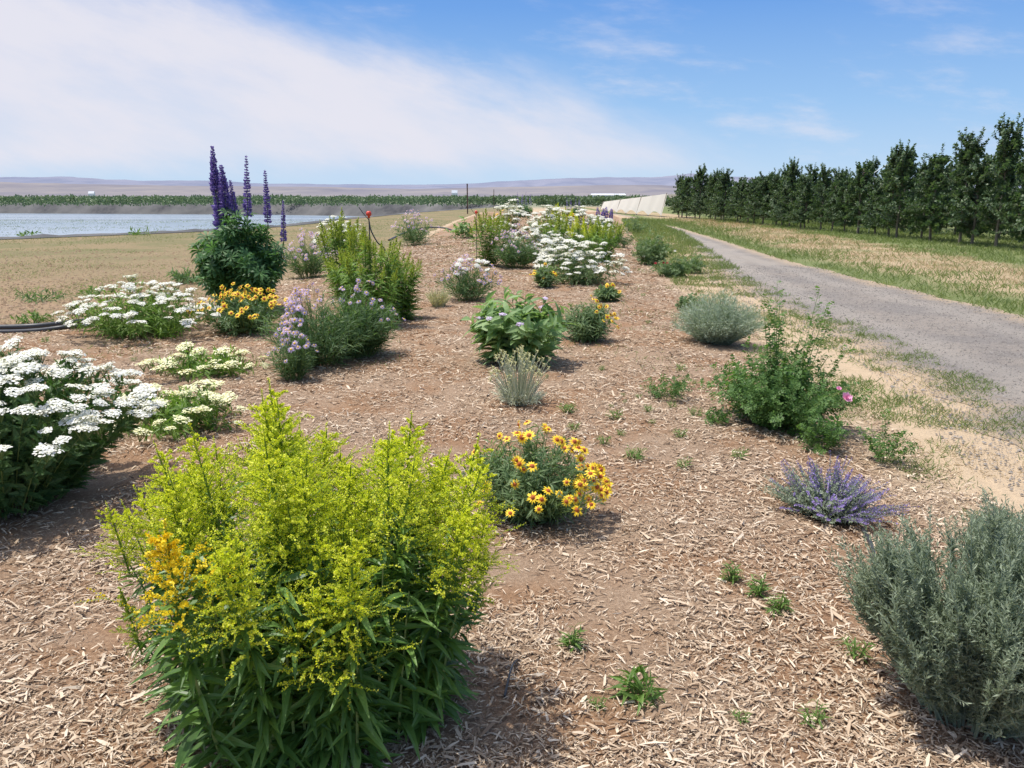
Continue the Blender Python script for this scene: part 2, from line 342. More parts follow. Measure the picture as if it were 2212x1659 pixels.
hills('far_hills',[(-900,378),(-100,376),(0,382),(100,385),(160,382),(250,388),(330,391),(480,391),(560,397),(900,400),(1000,398),(1150,389),(1250,386),(1300,384),(1400,385),(1480,377),(1530,382),(1600,385),(1700,390),(2000,394),(3100,398)],9000,5500,3,420,((.175,.195,.27),(.235,.245,.31)))
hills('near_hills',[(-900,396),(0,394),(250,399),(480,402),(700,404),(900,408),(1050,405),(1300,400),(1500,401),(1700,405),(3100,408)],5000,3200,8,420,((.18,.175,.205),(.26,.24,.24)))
# ---------------------------------------------------------------- world
w=bpy.data.worlds.new("World"); SC.world=w; w.use_nodes=True; nt=w.node_tree; bg=nt.nodes['Background']
sd=Vector((-.30,.12,.92)).normalized()
sky=nt.nodes.new('ShaderNodeTexSky'); sky.sky_type='NISHITA'; sky.sun_disc=False; sky.sun_elevation=math.asin(sd.z); sky.sun_rotation=math.atan2(sd.x,sd.y); sky.dust_density=2.; sky.ozone_density=1.
tc=nt.nodes.new('ShaderNodeTexCoord'); sx=nt.nodes.new('ShaderNodeSeparateXYZ'); nt.links.new(tc.outputs['Generated'],sx.inputs[0])
ys=math_(nt,'MAXIMUM',sx.outputs['Y'],.05); u=math_(nt,'DIVIDE',sx.outputs['X'],ys); v=math_(nt,'DIVIDE',sx.outputs['Z'],ys)
grad=ramp(nt,math_(nt,'MULTIPLY',sx.outputs['Z'],3.),[(0.,(.60,.74,.90)),(.10,(.50,.69,.91)),(.3,(.34,.57,.89)),(.62,(.17,.38,.81)),(1.,(.12,.30,.73))])
skyS=mixc(nt,1.,sky.outputs[0],(.22,.21,.20),'MULTIPLY')
base=mixc(nt,mrange(nt,sx.outputs['Z'],.3,.6),grad,skyS)
cb=nt.nodes.new('ShaderNodeCombineXYZ')
q1=math_(nt,'ADD',math_(nt,'MULTIPLY',u,.95),math_(nt,'MULTIPLY',v,-.3)); q2=math_(nt,'ADD',math_(nt,'MULTIPLY',u,.3),math_(nt,'MULTIPLY',v,.95))
nt.links.new(q1,cb.inputs[0]); nt.links.new(math_(nt,'MULTIPLY',q2,3.),cb.inputs[1])
s1=noise(nt,4.,9,cb.outputs[0],.58)
cb2=nt.nodes.new('ShaderNodeCombineXYZ'); nt.links.new(math_(nt,'ADD',u,math_(nt,'MULTIPLY',v,.8)),cb2.inputs[0]); nt.links.new(math_(nt,'MULTIPLY',v,3.4),cb2.inputs[1])
s2=noise(nt,5.5,9,cb2.outputs[0],.62)
line=math_(nt,'SUBTRACT',math_(nt,'SUBTRACT',math_(nt,'ADD',.2175,math_(nt,'MULTIPLY',math_(nt,'ADD',u,.27),-.31)),v),math_(nt,'MULTIPLY',math_(nt,'SUBTRACT',s1,.5),-.15))
k1=mrange(nt,line,-.035,.06)
low=mrange(nt,math_(nt,'ADD',v,math_(nt,'MULTIPLY',math_(nt,'SUBTRACT',s1,.5),.05)),.010,.055)
k2=math_(nt,'MULTIPLY',k1,low)
dens=math_(nt,'MULTIPLY',k2,math_(nt,'ADD',.68,math_(nt,'MULTIPLY',mrange(nt,s1,.32,.62),.27)))
dens=math_(nt,'MULTIPLY',dens,mrange(nt,u,.42,-.05,.35,1.))
wis=math_(nt,'MULTIPLY',mrange(nt,s2,.48,.76,0,.6),mrange(nt,v,.005,.05)); wis=math_(nt,'MULTIPLY',wis,mrange(nt,v,.24,.1,.45,1.))
dens=math_(nt,'MAXIMUM',dens,wis)
cl=mixc(nt,dens,base,(.81,.80,.88))
nt.links.new(cl,bg.inputs[0]); bg.inputs[1].default_value=1.
sun=bpy.data.lights.new('sun','SUN'); sun.energy=4.6; sun.angle=math.radians(.5); sun.color=(1,.965,.89); so=bpy.data.objects.new('sun',sun); C.objects.link(so)
so.rotation_euler=sd.to_track_quat('Z','Y').to_euler()
cam=bpy.data.cameras.new('camera'); cam.sensor_width=36; cam.lens=F0/2212*36; cam.clip_end=30000; cam.clip_start=.05; co=bpy.data.objects.new('camera',cam); C.objects.link(co)
co.location=(0,0,H); co.rotation_euler=(math.pi/2-PT,0,0); SC.camera=co
SC.view_settings.view_transform='Standard'; SC.view_settings.look='None'; SC.view_settings.exposure=0
# ---------------------------------------------------------------- ground cover (stuff)
def scat(n,y0,y1,L,R):
    y=y0*(y1/y0)**rng.random(n); x=L(y)+(R(y)-L(y))*rng.random(n); return x,y
CHIP=(np.array([(-.07,0,0),(.07,.03,.02),(-.08,.5,.06),(.075,.52,.05),(-.03,1,.0),(.04,.95,0)])-np.array([0,.5,0]),np.array([(0,1,3,2),(2,3,5,4)]))
def chips(n,y0,y1,s0,s1,wlo,whi,thr,sd_=78):
    x,y=scat(n,y0,y1,lambda y:np.maximum(bedL(y)-.1,-.72*y-.8),lambda y:np.minimum(bedR(y)+.12,.72*y+.8))
    cl=vn2(x+50,y,.45,sd_)*.6+vn2(x+9,y+70,.16,sd_+1)*.4+rng.normal(0,.14,n); k=cl>thr; x=x[k];y=y[k]; n=len(x)
    S=np.clip(rng.lognormal(math.log(s0),.5,n),.007,s1)*(1+y/11)
    a=rng.normal(.5,1.3,n)+3.14*(rng.random(n)<.5); D=np.stack([np.cos(a),np.sin(a),rng.normal(0,.2,n)],1)
    P=np.stack([x,y,gh(x,y)+.002+rng.random(n)*.012],1)
    mb=MB(); R_=frames(D,S,np.tile([0,0,1.],(n,1))+rng.normal(0,.35,(n,3))); R_[:,:,0]*=rng.uniform(wlo,whi,(n,1)); mb.inst(CHIP,R_,P); return mb
mb=chips(480000,1.5,34,.015,.042,.5,1.5,.35); mb2=chips(20000,1.5,12,.034,.075,.4,1.,.47)
for a,b_,c_ in zip(mb2.v,mb2.f,mb2.m): mb.v.append(a); mb.f.append(b_+mb.n); mb.m.append(c_); mb.n+=len(a)
o=obj('wood_chips',mb.mesh('wood_chips',M['chip'])); tag(o,'pale straw brown shredded wood chips covering the flower bed','wood chips',kind='stuff')
ROCK=(np.array([(1,0,0),(0,1,0),(-1,0,0),(0,-1,0),(0,0,.7),(0,0,-.5)])*.5,np.array([(0,1,4),(1,2,4),(2,3,4),(3,0,4)]))
def rocks(name,n,y0,y1,L,R,s,mat_,z,lab,cat):
    x,y=scat(n,y0,y1,L,R); mb=MB(); D=np.c_[rng.normal(0,1,(len(x),2)),np.zeros(len(x))]; S=np.clip(rng.lognormal(math.log(s),.45,len(x)),.003,s*3)*(1+y/30)
    mb.inst(ROCK,frames(D,S,np.tile([0,0,1.],(len(x),1))),np.stack([x,y,np.full(len(x),z)],1)); tag(obj(name,mb.mesh(name,mat_)),lab,cat,kind='stuff')
rocks('gravel_stones',42000,2.5,20,lambda y:roadL(y)-.35,lambda y:np.minimum(roadR(y),roadL(y)+3),.009,M['stone'],.009,'small loose grey stones on the gravel road','gravel')
rocks('dirt_clods',14000,6.5,26,lambda y:-.8*y-1,lambda y:bedL(y)+.1,.022,M['clod'],.004,'crumbly tan dirt clods on the bare ground left of the bed','dirt')
BL=(np.array([(-.05,0,0),(.05,0,0),(.0,1,.15),(-.035,.55,.02)]),np.array([(0,1,2,3)]))
def blades(mb,x,y,z,hgt,lean=.5):
    n=len(x); D=np.stack([rng.normal(0,lean,n),rng.normal(0,lean,n),np.ones(n)],1); N=rng.normal(0,1,(n,3)); N[:,2]*=.2
    mb.inst(BL,frames(D,hgt*rng.uniform(.5,1.4,n),N),np.stack([x,y,z],1))
n=110000; x,y=scat(n,6,60,lambda y:roadR(y)-.15,lambda y:np.maximum(roadR(y)+.5,np.full_like(y,20.)))
e=x-roadR(y)+(vn2(x,y,.9,3)+vn2(x,y,2.2,4)-1)*2.4; green=(e<1.6)|(e>4.6)|(rng.random(n)<.2); keep=vn2(x,y,.5,31)+rng.normal(0,.15,n)>.3
wl=1+y/30
g_=green&keep
mb=MB(); blades(mb,x[g_],y[g_],np.full(g_.sum(),.015)+.04*np.clip((x-roadR(y))[g_]/2,0,1),.07*wl[g_],.9); tag(obj('green_grass',mb.mesh('green_grass',M['grass'])),'short green grass along the far side of the gravel road','grass',kind='stuff')
d=(~green)&keep; mb=MB(); blades(mb,x[d],y[d],np.full(d.sum(),.015)+.04*np.clip((x-roadR(y))[d]/2,0,1),.055*wl[d],1.2); tag(obj('dry_grass',mb.mesh('dry_grass',M['drygrass'])),'straw coloured dry grass between gravel road and orchard','grass',kind='stuff')
x,y=scat(100000,2.5,60,lambda y:bedR(y)-.2,lambda y:roadL(y)+.6); k=(vn2(x,y,.22,12)*.6+vn2(x,y,.7,19)*.45+rng.normal(0,.12,len(x)))>np.clip(.70-y*.006,.46,1); x=x[k];y=y[k]
mb=MB(); blades(mb,x,y,np.full(len(x),.0),.030*(1+y/9),1.1); tag(obj('shoulder_grass',mb.mesh('shoulder_grass',M['grass'])),'thin scattered green growth on the road shoulder beside the bed','grass',kind='stuff')
x,y=scat(16000,2.5,40,lambda y:bedR(y)-.3,lambda y:roadL(y)+.3); k=vn2(x,y,.4,15)>.5; x=x[k];y=y[k]
mb=MB(); blades(mb,x,y,np.full(len(x),.0),.026*(1+y/14),1.8); tag(obj('shoulder_straw',mb.mesh('shoulder_straw',M['drygrass'])),'flattened dry straw on the sandy road shoulder','grass',kind='stuff')
x,y=scat(34000,10,60,lambda y:-.7*y,lambda y:bedL(y)); k=(vn2(x,y,1.3,25)+vn2(x,y,4.,26)*.6+rng.normal(0,.1,len(x)))>.80; x=x[k];y=y[k]
mb=MB(); blades(mb,x,y,np.full(len(x),.0),.028*(1+y/16),1.4); tag(obj('pondside_grass',mb.mesh('pondside_grass',M['grass'])),'patchy low olive grass between the bed and the pond','grass',kind='stuff')
x,y=scat(18000,7,34,bedL,bedR); k=(vn2(x,y,.7,45)+rng.normal(0,.08,len(x)))>.64; x=x[k];y=y[k]
mb=MB(); blades(mb,x,y,gh(x,y),.032*(1+y/14),1.2); tag(obj('bed_weeds',mb.mesh('bed_weeds',M['grass'])),'thin green weed cover growing through the far mulch','weeds',kind='stuff')
mb=MB()
for k in range(9):
    Y=172+k*k*6.; n=int(6500/(1+k*.15)); x=rng.uniform(-.72*Y-20,.02*Y+12,n); z=rng.random(n)**.7*(1.3+.5*vnoise(x+500,1.6,40+k))+.1
    D=rng.normal(0,1,(n,3)); mb.inst(L_D,frames(D,rng.uniform(.4,.7,n)*(1+k*.06),rng.normal(0,1,(n,3))),np.stack([x,Y+rng.normal(0,.7,n),z],1))
tag(obj('distant_orchard',mb.mesh('distant_orchard',M['far_leaf'])),'low band of distant green orchard beyond the pond','orchard',kind='stuff')
mb=MB()
for k in range(7):
    Y=150+k*k*9.; n=1800; x=rng.uniform(.03*Y,.22*Y,n); z=rng.random(n)**.7*(1.2+.6*vnoise(x+500,1.6,60+k))+.1
    mb.inst(L_D,frames(rng.normal(0,1,(n,3)),rng.uniform(.4,.7,n)*(1+k*.06),rng.normal(0,1,(n,3))),np.stack([x,Y+rng.normal(0,.7,n),z],1))
tag(obj('distant_hedge',mb.mesh('distant_hedge',M['far_leaf'])),'low tree line far behind the end of the bed','trees',kind='stuff')
# ---------------------------------------------------------------- flower head meshes
def umbel_mesh(name,mw,R=.045,nf=75,fs=.0065):
    mb=MB(); u=np.sqrt((np.arange(nf)+.5)/nf)*R*rng.uniform(.9,1.08,nf); a=np.arange(nf)*2.39996
    lob=1+.15*np.sin(a*3+rng.random()*6)
    P=np.stack([u*lob*np.cos(a),u*lob*np.sin(a),.010*(1-(u/R)**2)+rng.normal(0,.002,nf)],1)
    Z=nrm(np.stack([P[:,0]*6,P[:,1]*6,np.ones(nf)],1)+rng.normal(0,.25,(nf,3))); Y=nrm(np.cross(Z,rng.normal(0,1,(nf,3)))); X=np.cross(Y,Z)
    mb.inst(FLORET,np.stack([X,Y,Z],-1)*(fs*rng.uniform(.75,1.2,(nf,1,1))),P,0)
    k=10; a=np.arange(k)*.628; b_=np.stack([R*.7*np.cos(a),R*.7*np.sin(a),np.zeros(k)],1)
    tubes(mb,np.stack([np.tile([0,0,-.05],(k,1)),b_*.5+[0,0,-.02],b_],1),np.full((k,3),.0012),3,1)
    return mb.mesh(name,[mw,M['stem']])
def daisy_mesh(name,mp,mc,npet,r,w,droop,rc,sub=False):
    mb=MB(); a=np.arange(npet)/npet*2*math.pi+rng.normal(0,.08,npet)
    D=np.stack([np.cos(a),np.sin(a),rng.normal(.1,.12,npet)-droop],1); T=leafT(w,2,.15,.2,.62)
    mb.inst(T,frames(D,r*rng.uniform(.85,1.1,npet),np.tile([0,0,1.],(npet,1))),np.stack([np.cos(a),np.sin(a),0*a],1)*rc*.5,0)
    cm=MB(); s=10; V=[]
    for (rr,z) in ((rc,0),(rc*.85,rc*.45),(rc*.35,rc*.72)): V+= [(rr*math.cos(t),rr*math.sin(t),z) for t in np.linspace(0,2*math.pi,s+1)[:-1]]
    V=np.array(V); f=[(k*s+i,k*s+(i+1)%s,(k+1)*s+(i+1)%s,(k+1)*s+i) for k in(0,1) for i in range(s)]
    tgt=cm if sub else mb; mi=0 if sub else 1
    tgt.add(V,f,mi); tgt.add(V[2*s:],[list(range(s))],mi)
    if sub: return mb.mesh(name,[mp]),cm.mesh(name+'_centre',[mc])
    return mb.mesh(name,[mp,mc])
UMB_W=[umbel_mesh('umbel_%d'%i,M['white']) for i in range(4)]
UMB_C=[umbel_mesh('umbel_c%d'%i,M['cream'],.04,60,.006) for i in range(3)]
BLK=[daisy_mesh('blanket_%d'%i,M['blanket'],M['centre_o'],13,.025,.2,d_,.009,True) for i,d_ in enumerate((0,.1,.3))]
AST=[daisy_mesh('aster_%d'%i,M['lav'],M['centre_y'],22,.014,.1,d_,.0055) for i,d_ in enumerate((0,.2))]
def plume_mesh(name,mf,Hh=.30,R=.13,nb=34,nf=42,fs=.0085,ms=None,w=.45,lift=.7,ns=4):
    mb=MB(); s=(np.arange(nb)+rng.random(nb))/nb; a=np.arange(nb)*2.39996+rng.normal(0,.3,nb)
    ln=R*(1.-s**1.0*.85)*rng.uniform(.6,1.25,nb); ax=np.stack([.02*np.sin(s*3),.02*s,s*Hh*.85],1)
    d=np.stack([np.cos(a),np.sin(a),0*a],1)
    P0=ax; P1=ax+d*ln[:,None]*.55+np.array([0,0,1])*ln[:,None]*lift*.75; P2=ax+d*ln[:,None]+np.array([0,0,1])*ln[:,None]*lift
    leafy(mb,P0,P1,P2,nf,dia(w,.1),fs,.08,1.05,75,.8,.001,0,1,.3,m=4)
    k=np.repeat(np.arange(nb),ns); t=rng.uniform(.25,.95,len(k)); q=bez(P0[k],P1[k],P2[k],t); dd=nrm(d[k]+rng.normal(0,.6,(len(k),3))+[0,0,.6])*ln[k][:,None]*.38
    leafy(mb,q,q+dd*.6,q+dd,int(nf*.35),dia(w,.1),fs,.1,1.05,75,.8,.0008,0,1,.2,m=3)
    tubes(mb,np.array([[[0,0,-.02],[.01,.01,Hh*.4],[.02,.02,Hh*.9]]]),np.array([[.004,.003,.001]]),4,1)
    leafy(mb,np.zeros((1,3)),np.array([[.01,.01,Hh*.5]]),np.array([[.02,.02,Hh]]),90,dia(w,.1),fs,.6,1.,60,1.,.002,0,1,.1)
    leafy(mb,np.array([[0,0,-.08]]),np.array([[0,0,.0]]),np.array([[.02,.02,Hh*.6]]),18,L_LANCE,.07,0,.8,50,.3,.002,1,1,.5,stem=False)
    return mb.mesh(name,[mf,ms or M['lime_leaf']])
PLU_G=[plume_mesh('plume_%d'%i,M['gold'],rng.uniform(.27,.36),rng.uniform(.12,.16),40,44,.0062,w=.42) for i in range(7)]
PLU_L=[plume_mesh('plume_l%d'%i,M['gold_lime'],.30,.08,24,22,.012,lift=.85,ns=2) for i in range(3)]
PLU_Y=[plume_mesh('plume_y%d'%i,M['gold'],.30,.09,24,22,.013,ns=2) for i in range(2)]
PLU_O=[plume_mesh('plume_o',M['gold_orange'],.26,.12,40,40,.0068)]
def spike_mesh(name,Lh,R,mf=None,lod=1):
    mb=MB(); nw=int(30/lod**.5); pw=int(12/lod**.5); k=nw*pw
    s=np.repeat(np.arange(nw)/nw,pw); a=np.tile(np.arange(pw)/pw*6.283,nw)+np.repeat(rng.random(nw)*6,pw)
    r=R*(1-.65*s**1.8)*(.85+.25*np.repeat(rng.random(nw),pw)); D=np.stack([np.cos(a),np.sin(a),.2+.9*s],1)+rng.normal(0,.15,(k,3))
    P=np.stack([.2*r*np.cos(a),.2*r*np.sin(a),s*Lh+rng.normal(0,.004,k)],1)
    T=(np.array([(0,0,0),(.28,.55,.22),(0,1,-.02),(-.28,.55,.22),(0,.6,-.32)]),np.array([(0,1,2,4),(0,4,2,3),(0,3,2,1)]))
    mb.inst(T,frames(D,r*rng.uniform(.8,1.2,k),np.tile([0,0,1.],(k,1))),P,0)
    tubes(mb,np.array([[[0,0,-.1],[0,0,Lh*.5],[0,0,Lh]]]),np.array([[.006,.005,.002]]),5,1)
    return mb.mesh(name,[mf or M['lupine'],M['stem']])
# ---------------------------------------------------------------- plant builders
def quat_up(dirv,spin): return Vector(dirv).to_track_quat('Z','Y') @ Quaternion((0,0,1),spin)
def put_heads(root,name,meshes,P,D,S,sub=None,cap=100):
    order=sorted(range(len(P)),key=lambda i:P[i][1]-P[i][2])
    rest=order[cap:]
    for i in order[:cap]:
        me=meshes[rng.integers(len(meshes))]; q=quat_up(D[i],rng.random()*6.28)
        if isinstance(me,tuple):
            o=obj(name,me[0],root,P[i],q,float(S[i])); obj(sub,me[1],o)
        else: obj(name,me,root,P[i],q,float(S[i]))
    if rest:
        mb=MB()
        for i in rest:
            me=meshes[rng.integers(len(meshes))]; me=me[0] if isinstance(me,tuple) else me
            v=np.empty(len(me.vertices)*3); me.vertices.foreach_get('co',v); v=v.reshape(-1,3)
            R=np.array(quat_up(D[i],rng.random()*6).to_matrix())*S[i]; v=v@R.T+P[i]
            bys={}
            for p in me.polygons: bys.setdefault((len(p.vertices),p.material_index),[]).append(tuple(p.vertices))
            for (k,mi),f in bys.items(): mb.add(v,f,mi)
        o=obj(name+'_cluster',mb.mesh(name,list(meshes[0][0].materials if isinstance(meshes[0],tuple) else meshes[0].materials)),root); o['kind']='stuff'
def goldenrod(root,r,h,t,n=24,mf=None,leaf='gold_leaf',orange=None,sc=1.,tips=None,ls=.13,nl=95,base_=.42):
    P0,P1,P2=dome(n,r,h-.22*sc,.25,base_,.8) if tips is None else tips
    lod=max(1,t/5); T=L_LANCE if t<6 else L_MIDL
    for i in range(n):
        mb=MB(); s=slice(i,i+1)
        leafy(mb,P0[s],P1[s],P2[s],int(nl/lod**.8),T,ls*lod**.35,.03,1.,64,.35,.005,0,1,.35,m=7)
        st=obj('leafy_stem',mb.mesh('leafy_stem',[M[leaf],M['stem']]),root)
        d=nrm(P2[i]-P1[i])+np.array([0,0,.7])
        pm=mf or PLU_G
        if orange is not None and i==orange: pm=PLU_O
        pl=obj('flower_plume',pm[rng.integers(len(pm))],st,P2[i]-nrm(d)*.04,quat_up(d,rng.random()*6),sc*rng.uniform(.8,1.2))
        if pm is PLU_O: pl['label']='golden orange plume riper than the lime yellow ones'
def fol(root,P,nl,T,size,mats,ang=60,sr=.003,name='foliage',**k):
    mb=MB(); leafy(mb,*P,nl,T,size,ang=ang,sr=sr,**k); return obj(name,mb.mesh(name,mats),root)
def yarrow(root,r,h,t,n=100,um=None,hs=1.,leaf='yar_leaf',k=.5,lo=.82):
    lod=max(1,t/5); P=dome(n,r,h,k,.35,lo,rp=.6)
    fol(root,P,int(28/lod**.6),L_FEATH if t<5 else L_MIDL,.11*lod**.4,[M[leaf],M['stem']],55,.0025,t1=.93,taper=.45)
    D=np.array([0,-.1,1.])+(P[2]-P[1])*.5+rng.normal(0,.15,(n,3)); put_heads(root,'flower_head',um or UMB_W,P[2],D,hs*rng.uniform(.6,1.3,n))
def daisyplant(root,r,h,t,n,ns,meshes,leaf,T,ls,sub=None,hs=1.,side=None,k=.45,spread=.6):
    lod=max(1,t/5); P=dome(ns,r,h*.92,k,.3,.62); fol(root,P,int(38/lod**.6),T,ls*lod**.4,[M[leaf],M['stem']],50,.0022,taper=.3)
    Q=dome(n,r*1.05,h*1.03,k+.1,.35,.82,rp=.6)
    if side is not None:
        x=side*r*(1.1-np.abs(rng.normal(0,spread,n))); x=np.where(np.abs(x)>r*1.1,rng.uniform(-.6,1,n)*r*side,x); yy=rng.uniform(-1.,.35,n)*np.sqrt(np.maximum(.02,1.15-(x/r)**2))*r
        q=np.minimum(1,np.hypot(x,yy)/(r*1.15)); Q[2][:,0]=x; Q[2][:,1]=yy; Q[2][:,2]=h*(.97-.74*q**2)*rng.uniform(.82,1.03,n)
        Q[0][:,:2]=Q[2][:,:2]*.3; Q[1][:,:2]=Q[2][:,:2]*.6; Q[1][:,2]=Q[2][:,2]*.6
    tt=np.linspace(0,1,5)[None].repeat(n,0); mb=MB(); tubes(mb,bez(Q[0][:,None],Q[1][:,None],Q[2][:,None],tt),np.full((n,5),.0016),3,0); obj('flower_stems',mb.mesh('flower_stems',[M['stem']]),root)
    D=np.array([-.1,-.5,.7])+nrm(Q[2]*[1,1,0]+1e-6)*.45+rng.normal(0,.3,(n,3)); put_heads(root,'flower_head',meshes,Q[2]+nrm(Q[2])*.01,D,hs*rng.uniform(.7,1.2,n),sub)
def lupine(root,r,h,t,spikes,foliage_h,n=60,k=.45):
    lod=max(1,t/7); P=dome(n,r,foliage_h,k,.35,.5,irr=.14)
    fol(root,P,int(17/lod**.6),L_PALM,.15*lod**.3,[M['lup_leaf'],M['stem']],62,.005,t0=.15,taper=.15,Nup=.8)
    for (dx,z0,z1,R) in spikes:
        mb=MB(); y=rng.normal(0,.08); tubes(mb,np.array([[[dx*.3,y*.3,0],[dx*.8,y,z0*.5],[dx,y,z0]]]),np.array([[.008,.007,.005]]),5); st=obj('flower_stalk',mb.mesh('flower_stalk',[M['stem']]),root)
        obj('flower_spike',spike_mesh('flower_spike',z1-z0,R,lod=lod),st,(dx,y,z0),quat_up((rng.normal(0,.07),rng.normal(0,.05),1),0))
def base(px,py,pytop,hw):
    x,y,z=atg(px,py); t=(z-H)/ray(px,py)[2]; return (x,y,z),max(.1,ztop(pytop,y)-z),hw/F0*t,t
def P_(name,label,cat,px,py,pt,hw,group=None):
    loc,h,r,t=base(px,py,pt,hw); return thing(name,label,cat,loc,0,group),r,h,t
# --- foreground goldenrod
root,r,h,t=P_('goldenrod','large lime yellow goldenrod clump with long drooping leaves, front of the bed','goldenrod',690,1525,862,300)
n=54; u=rng.random(n)**.5; a=np.arange(n)*2.39996+rng.normal(0,.25,n); x=u*.50*np.cos(a)-.01; y=u*.40*np.sin(a)
z=(h-.25)*(1-.30*u**2)*rng.uniform(.78,1.,n)-.12*np.clip(-y/.4,0,1)*rng.random(n)-.15*np.exp(-((x-.13)/.08)**2)
P2=np.stack([x,y,z],1); P0=np.stack([x*.72,y*.80,0*x-.01],1); P1=np.stack([x*.74,y*.82,z*.55],1)
P2[0]=(-.235,-.41,h-.47); P1[0]=(-.22,-.38,.35); P0[0]=(-.19,-.3,0)
goldenrod(root,r,h,t,n,orange=0,tips=(P0,P1,P2),ls=.125,nl=74)
u=rng.random(70)**.35; a=np.arange(70)*2.39996; x=u*.42*np.cos(a); y=u*.38*np.sin(a); z=h*rng.uniform(.35,.66,70)
mb=MB(); leafy(mb,np.stack([x*.88,y*.9,0*x],1),np.stack([x*.94,y*.94,z*.5],1),np.stack([x*1.04,y*1.02,z],1),42,L_LANCE,.125,t0=.04,ang=68,sr=.004,taper=.15); obj('lower_foliage',mb.mesh('lower_foliage',[M['gold_leaf'],M['stem']]),root)
for (dx,dy,z) in ((-.49,-.1,.28),(.49,.0,.34),(.50,-.1,.52),(-.50,-.1,.54)):
    mb=MB(); a=np.array([[dx*.75,dy,0.]]); c=np.array([[dx,dy,z]]); b_=np.array([[dx*.82,dy,z*.7]]); leafy(mb,a,b_,c,40,L_LANCE,.10,ang=60,sr=.004); st=obj('leafy_stem',mb.mesh('leafy_stem',[M['gold_leaf'],M['stem']]),root)
    obj('flower_plume',(PLU_L if z<.5 else PLU_G)[0],st,(dx,dy,z-.03),quat_up((dx*.5,dy,1),1.),.7)
# --- yarrows, near
root,r,h,t=P_('yarrow','big mound of flat white yarrow heads at the left edge, nearest of the yarrows','yarrow',5,1090,742,315); yarrow(root,r,h,t,250,hs=1.1,k=.42,lo=.88)
root,r,h,t=P_('yarrow','sprawling cream yellow yarrow behind the bright yellow goldenrod','yarrow',390,925,808,130); yarrow(root,r*1.15,h*.95,t,42,UMB_C,1.35,'lime_leaf',.6,lo=.45)
root,r,h,t=P_('yarrow','low cream yarrow with few heads in front of the orange blanket flower','yarrow',450,805,730,110); yarrow(root,r*1.15,h*.9,t,34,UMB_C,1.5,'lime_leaf',.6,lo=.4)
root,r,h,t=P_('yarrow','white yarrow mound left of the orange blanket flower','yarrow',310,722,592,165); yarrow(root,r,h,t,130,hs=1.3,leaf='lime_leaf',lo=.62,k=.6)
# --- blanket flowers
root,r,h,t=P_('blanket_flower','yellow blanket flower clump with orange centres right of the front goldenrod','blanket flower',1142,1112,905,156); daisyplant(root,r,h,t,84,140,BLK,'grey_leaf',L_MIDL,.07,'flower_centre',.98,1.,spread=.75)
root,r,h,t=P_('blanket_flower','dense orange yellow blanket flower in front of the tall lupine','blanket flower',530,718,612,98); daisyplant(root,r,h,t,98,60,BLK,'dark_leaf',L_MID,.09,'flower_centre',1.3)
root,r,h,t=P_('blanket_flower','narrow blanket flower beside the broad leaved milkweed, flowers along its right edge','blanket flower',1268,735,636,66); daisyplant(root,r,h,t,18,80,BLK,'grey_leaf',L_MIDL,.09,'flower_centre',1.1,1.)
# --- asters
root,r,h,t=P_('aster','bushy dark green aster with lavender flowers in two clumps, nearest of the asters','aster',690,785,612,122); daisyplant(root,r,h,t,96,120,AST,'dark_leaf',L_NARROW,.10,None,1.75,-.4)
root,r,h,t=P_('aster','small lavender aster in front of the green goldenrod, low and thin','aster',635,820,700,52); daisyplant(root,r,h,t,24,44,AST,'dark_leaf',L_NARROW,.08,None,1.7)
root,r,h,t=P_('aster','dark leafy aster with few lavender flowers at the foot of the green goldenrod','aster',780,768,605,90); daisyplant(root,r,h,t,36,130,AST,'dark_leaf',L_NARROW,.11,None,1.7)
root,r,h,t=P_('aster','round lavender aster right behind the lupine','aster',668,600,494,56); daisyplant(root,r,h,t,98,60,AST,'dark_leaf',L_NARROW,.12,None,2.6)
root,r,h,t=P_('aster','lavender aster on the bed crest right of the red sprinkler','aster',893,530,454,50); daisyplant(root,r,h,t,70,56,AST,'dark_leaf',L_NARROW,.14,None,3.1)
root,r,h,t=P_('aster','small white and lavender aster in the middle of the bed','aster',1010,648,552,70); daisyplant(root,r,h,t,70,64,AST,'dark_leaf',L_NARROW,.1,None,2.1)
put_heads(root,'flower_head',UMB_W,np.c_[rng.normal(0,.45,14)*r,-rng.random(14)*r*.6,h*rng.uniform(.6,.95,14)],np.array([0,-.3,1])+rng.normal(0,.2,(14,3)),np.full(14,1.1))
root,r,h,t=P_('aster','lavender aster between goldenrod and yarrow in the distant cluster','aster',1110,580,486,56); daisyplant(root,r,h,t,60,70,AST,'dark_leaf',L_NARROW,.14,None,2.4)
# --- lupine
root,r,h,t=P_('lupine','tall purple lupine with upright spikes left of centre','lupine',530,670,436,104)
loc=root.location; sx_=lambda px:(px-530)/F0*t; zz=lambda py:ztop(py,loc.y)-loc.z
lupine(root,r,h,t,[(sx_(490),zz(500),zz(350),.10),(sx_(484),zz(410),zz(314),.065),(sx_(508),zz(460),zz(356),.08),(sx_(555),zz(465),zz(335),.055),(sx_(590),zz(480),zz(366),.052),(sx_(529),zz(475),zz(388),.05),(sx_(622),zz(520),zz(430),.04)],h,96,.35)
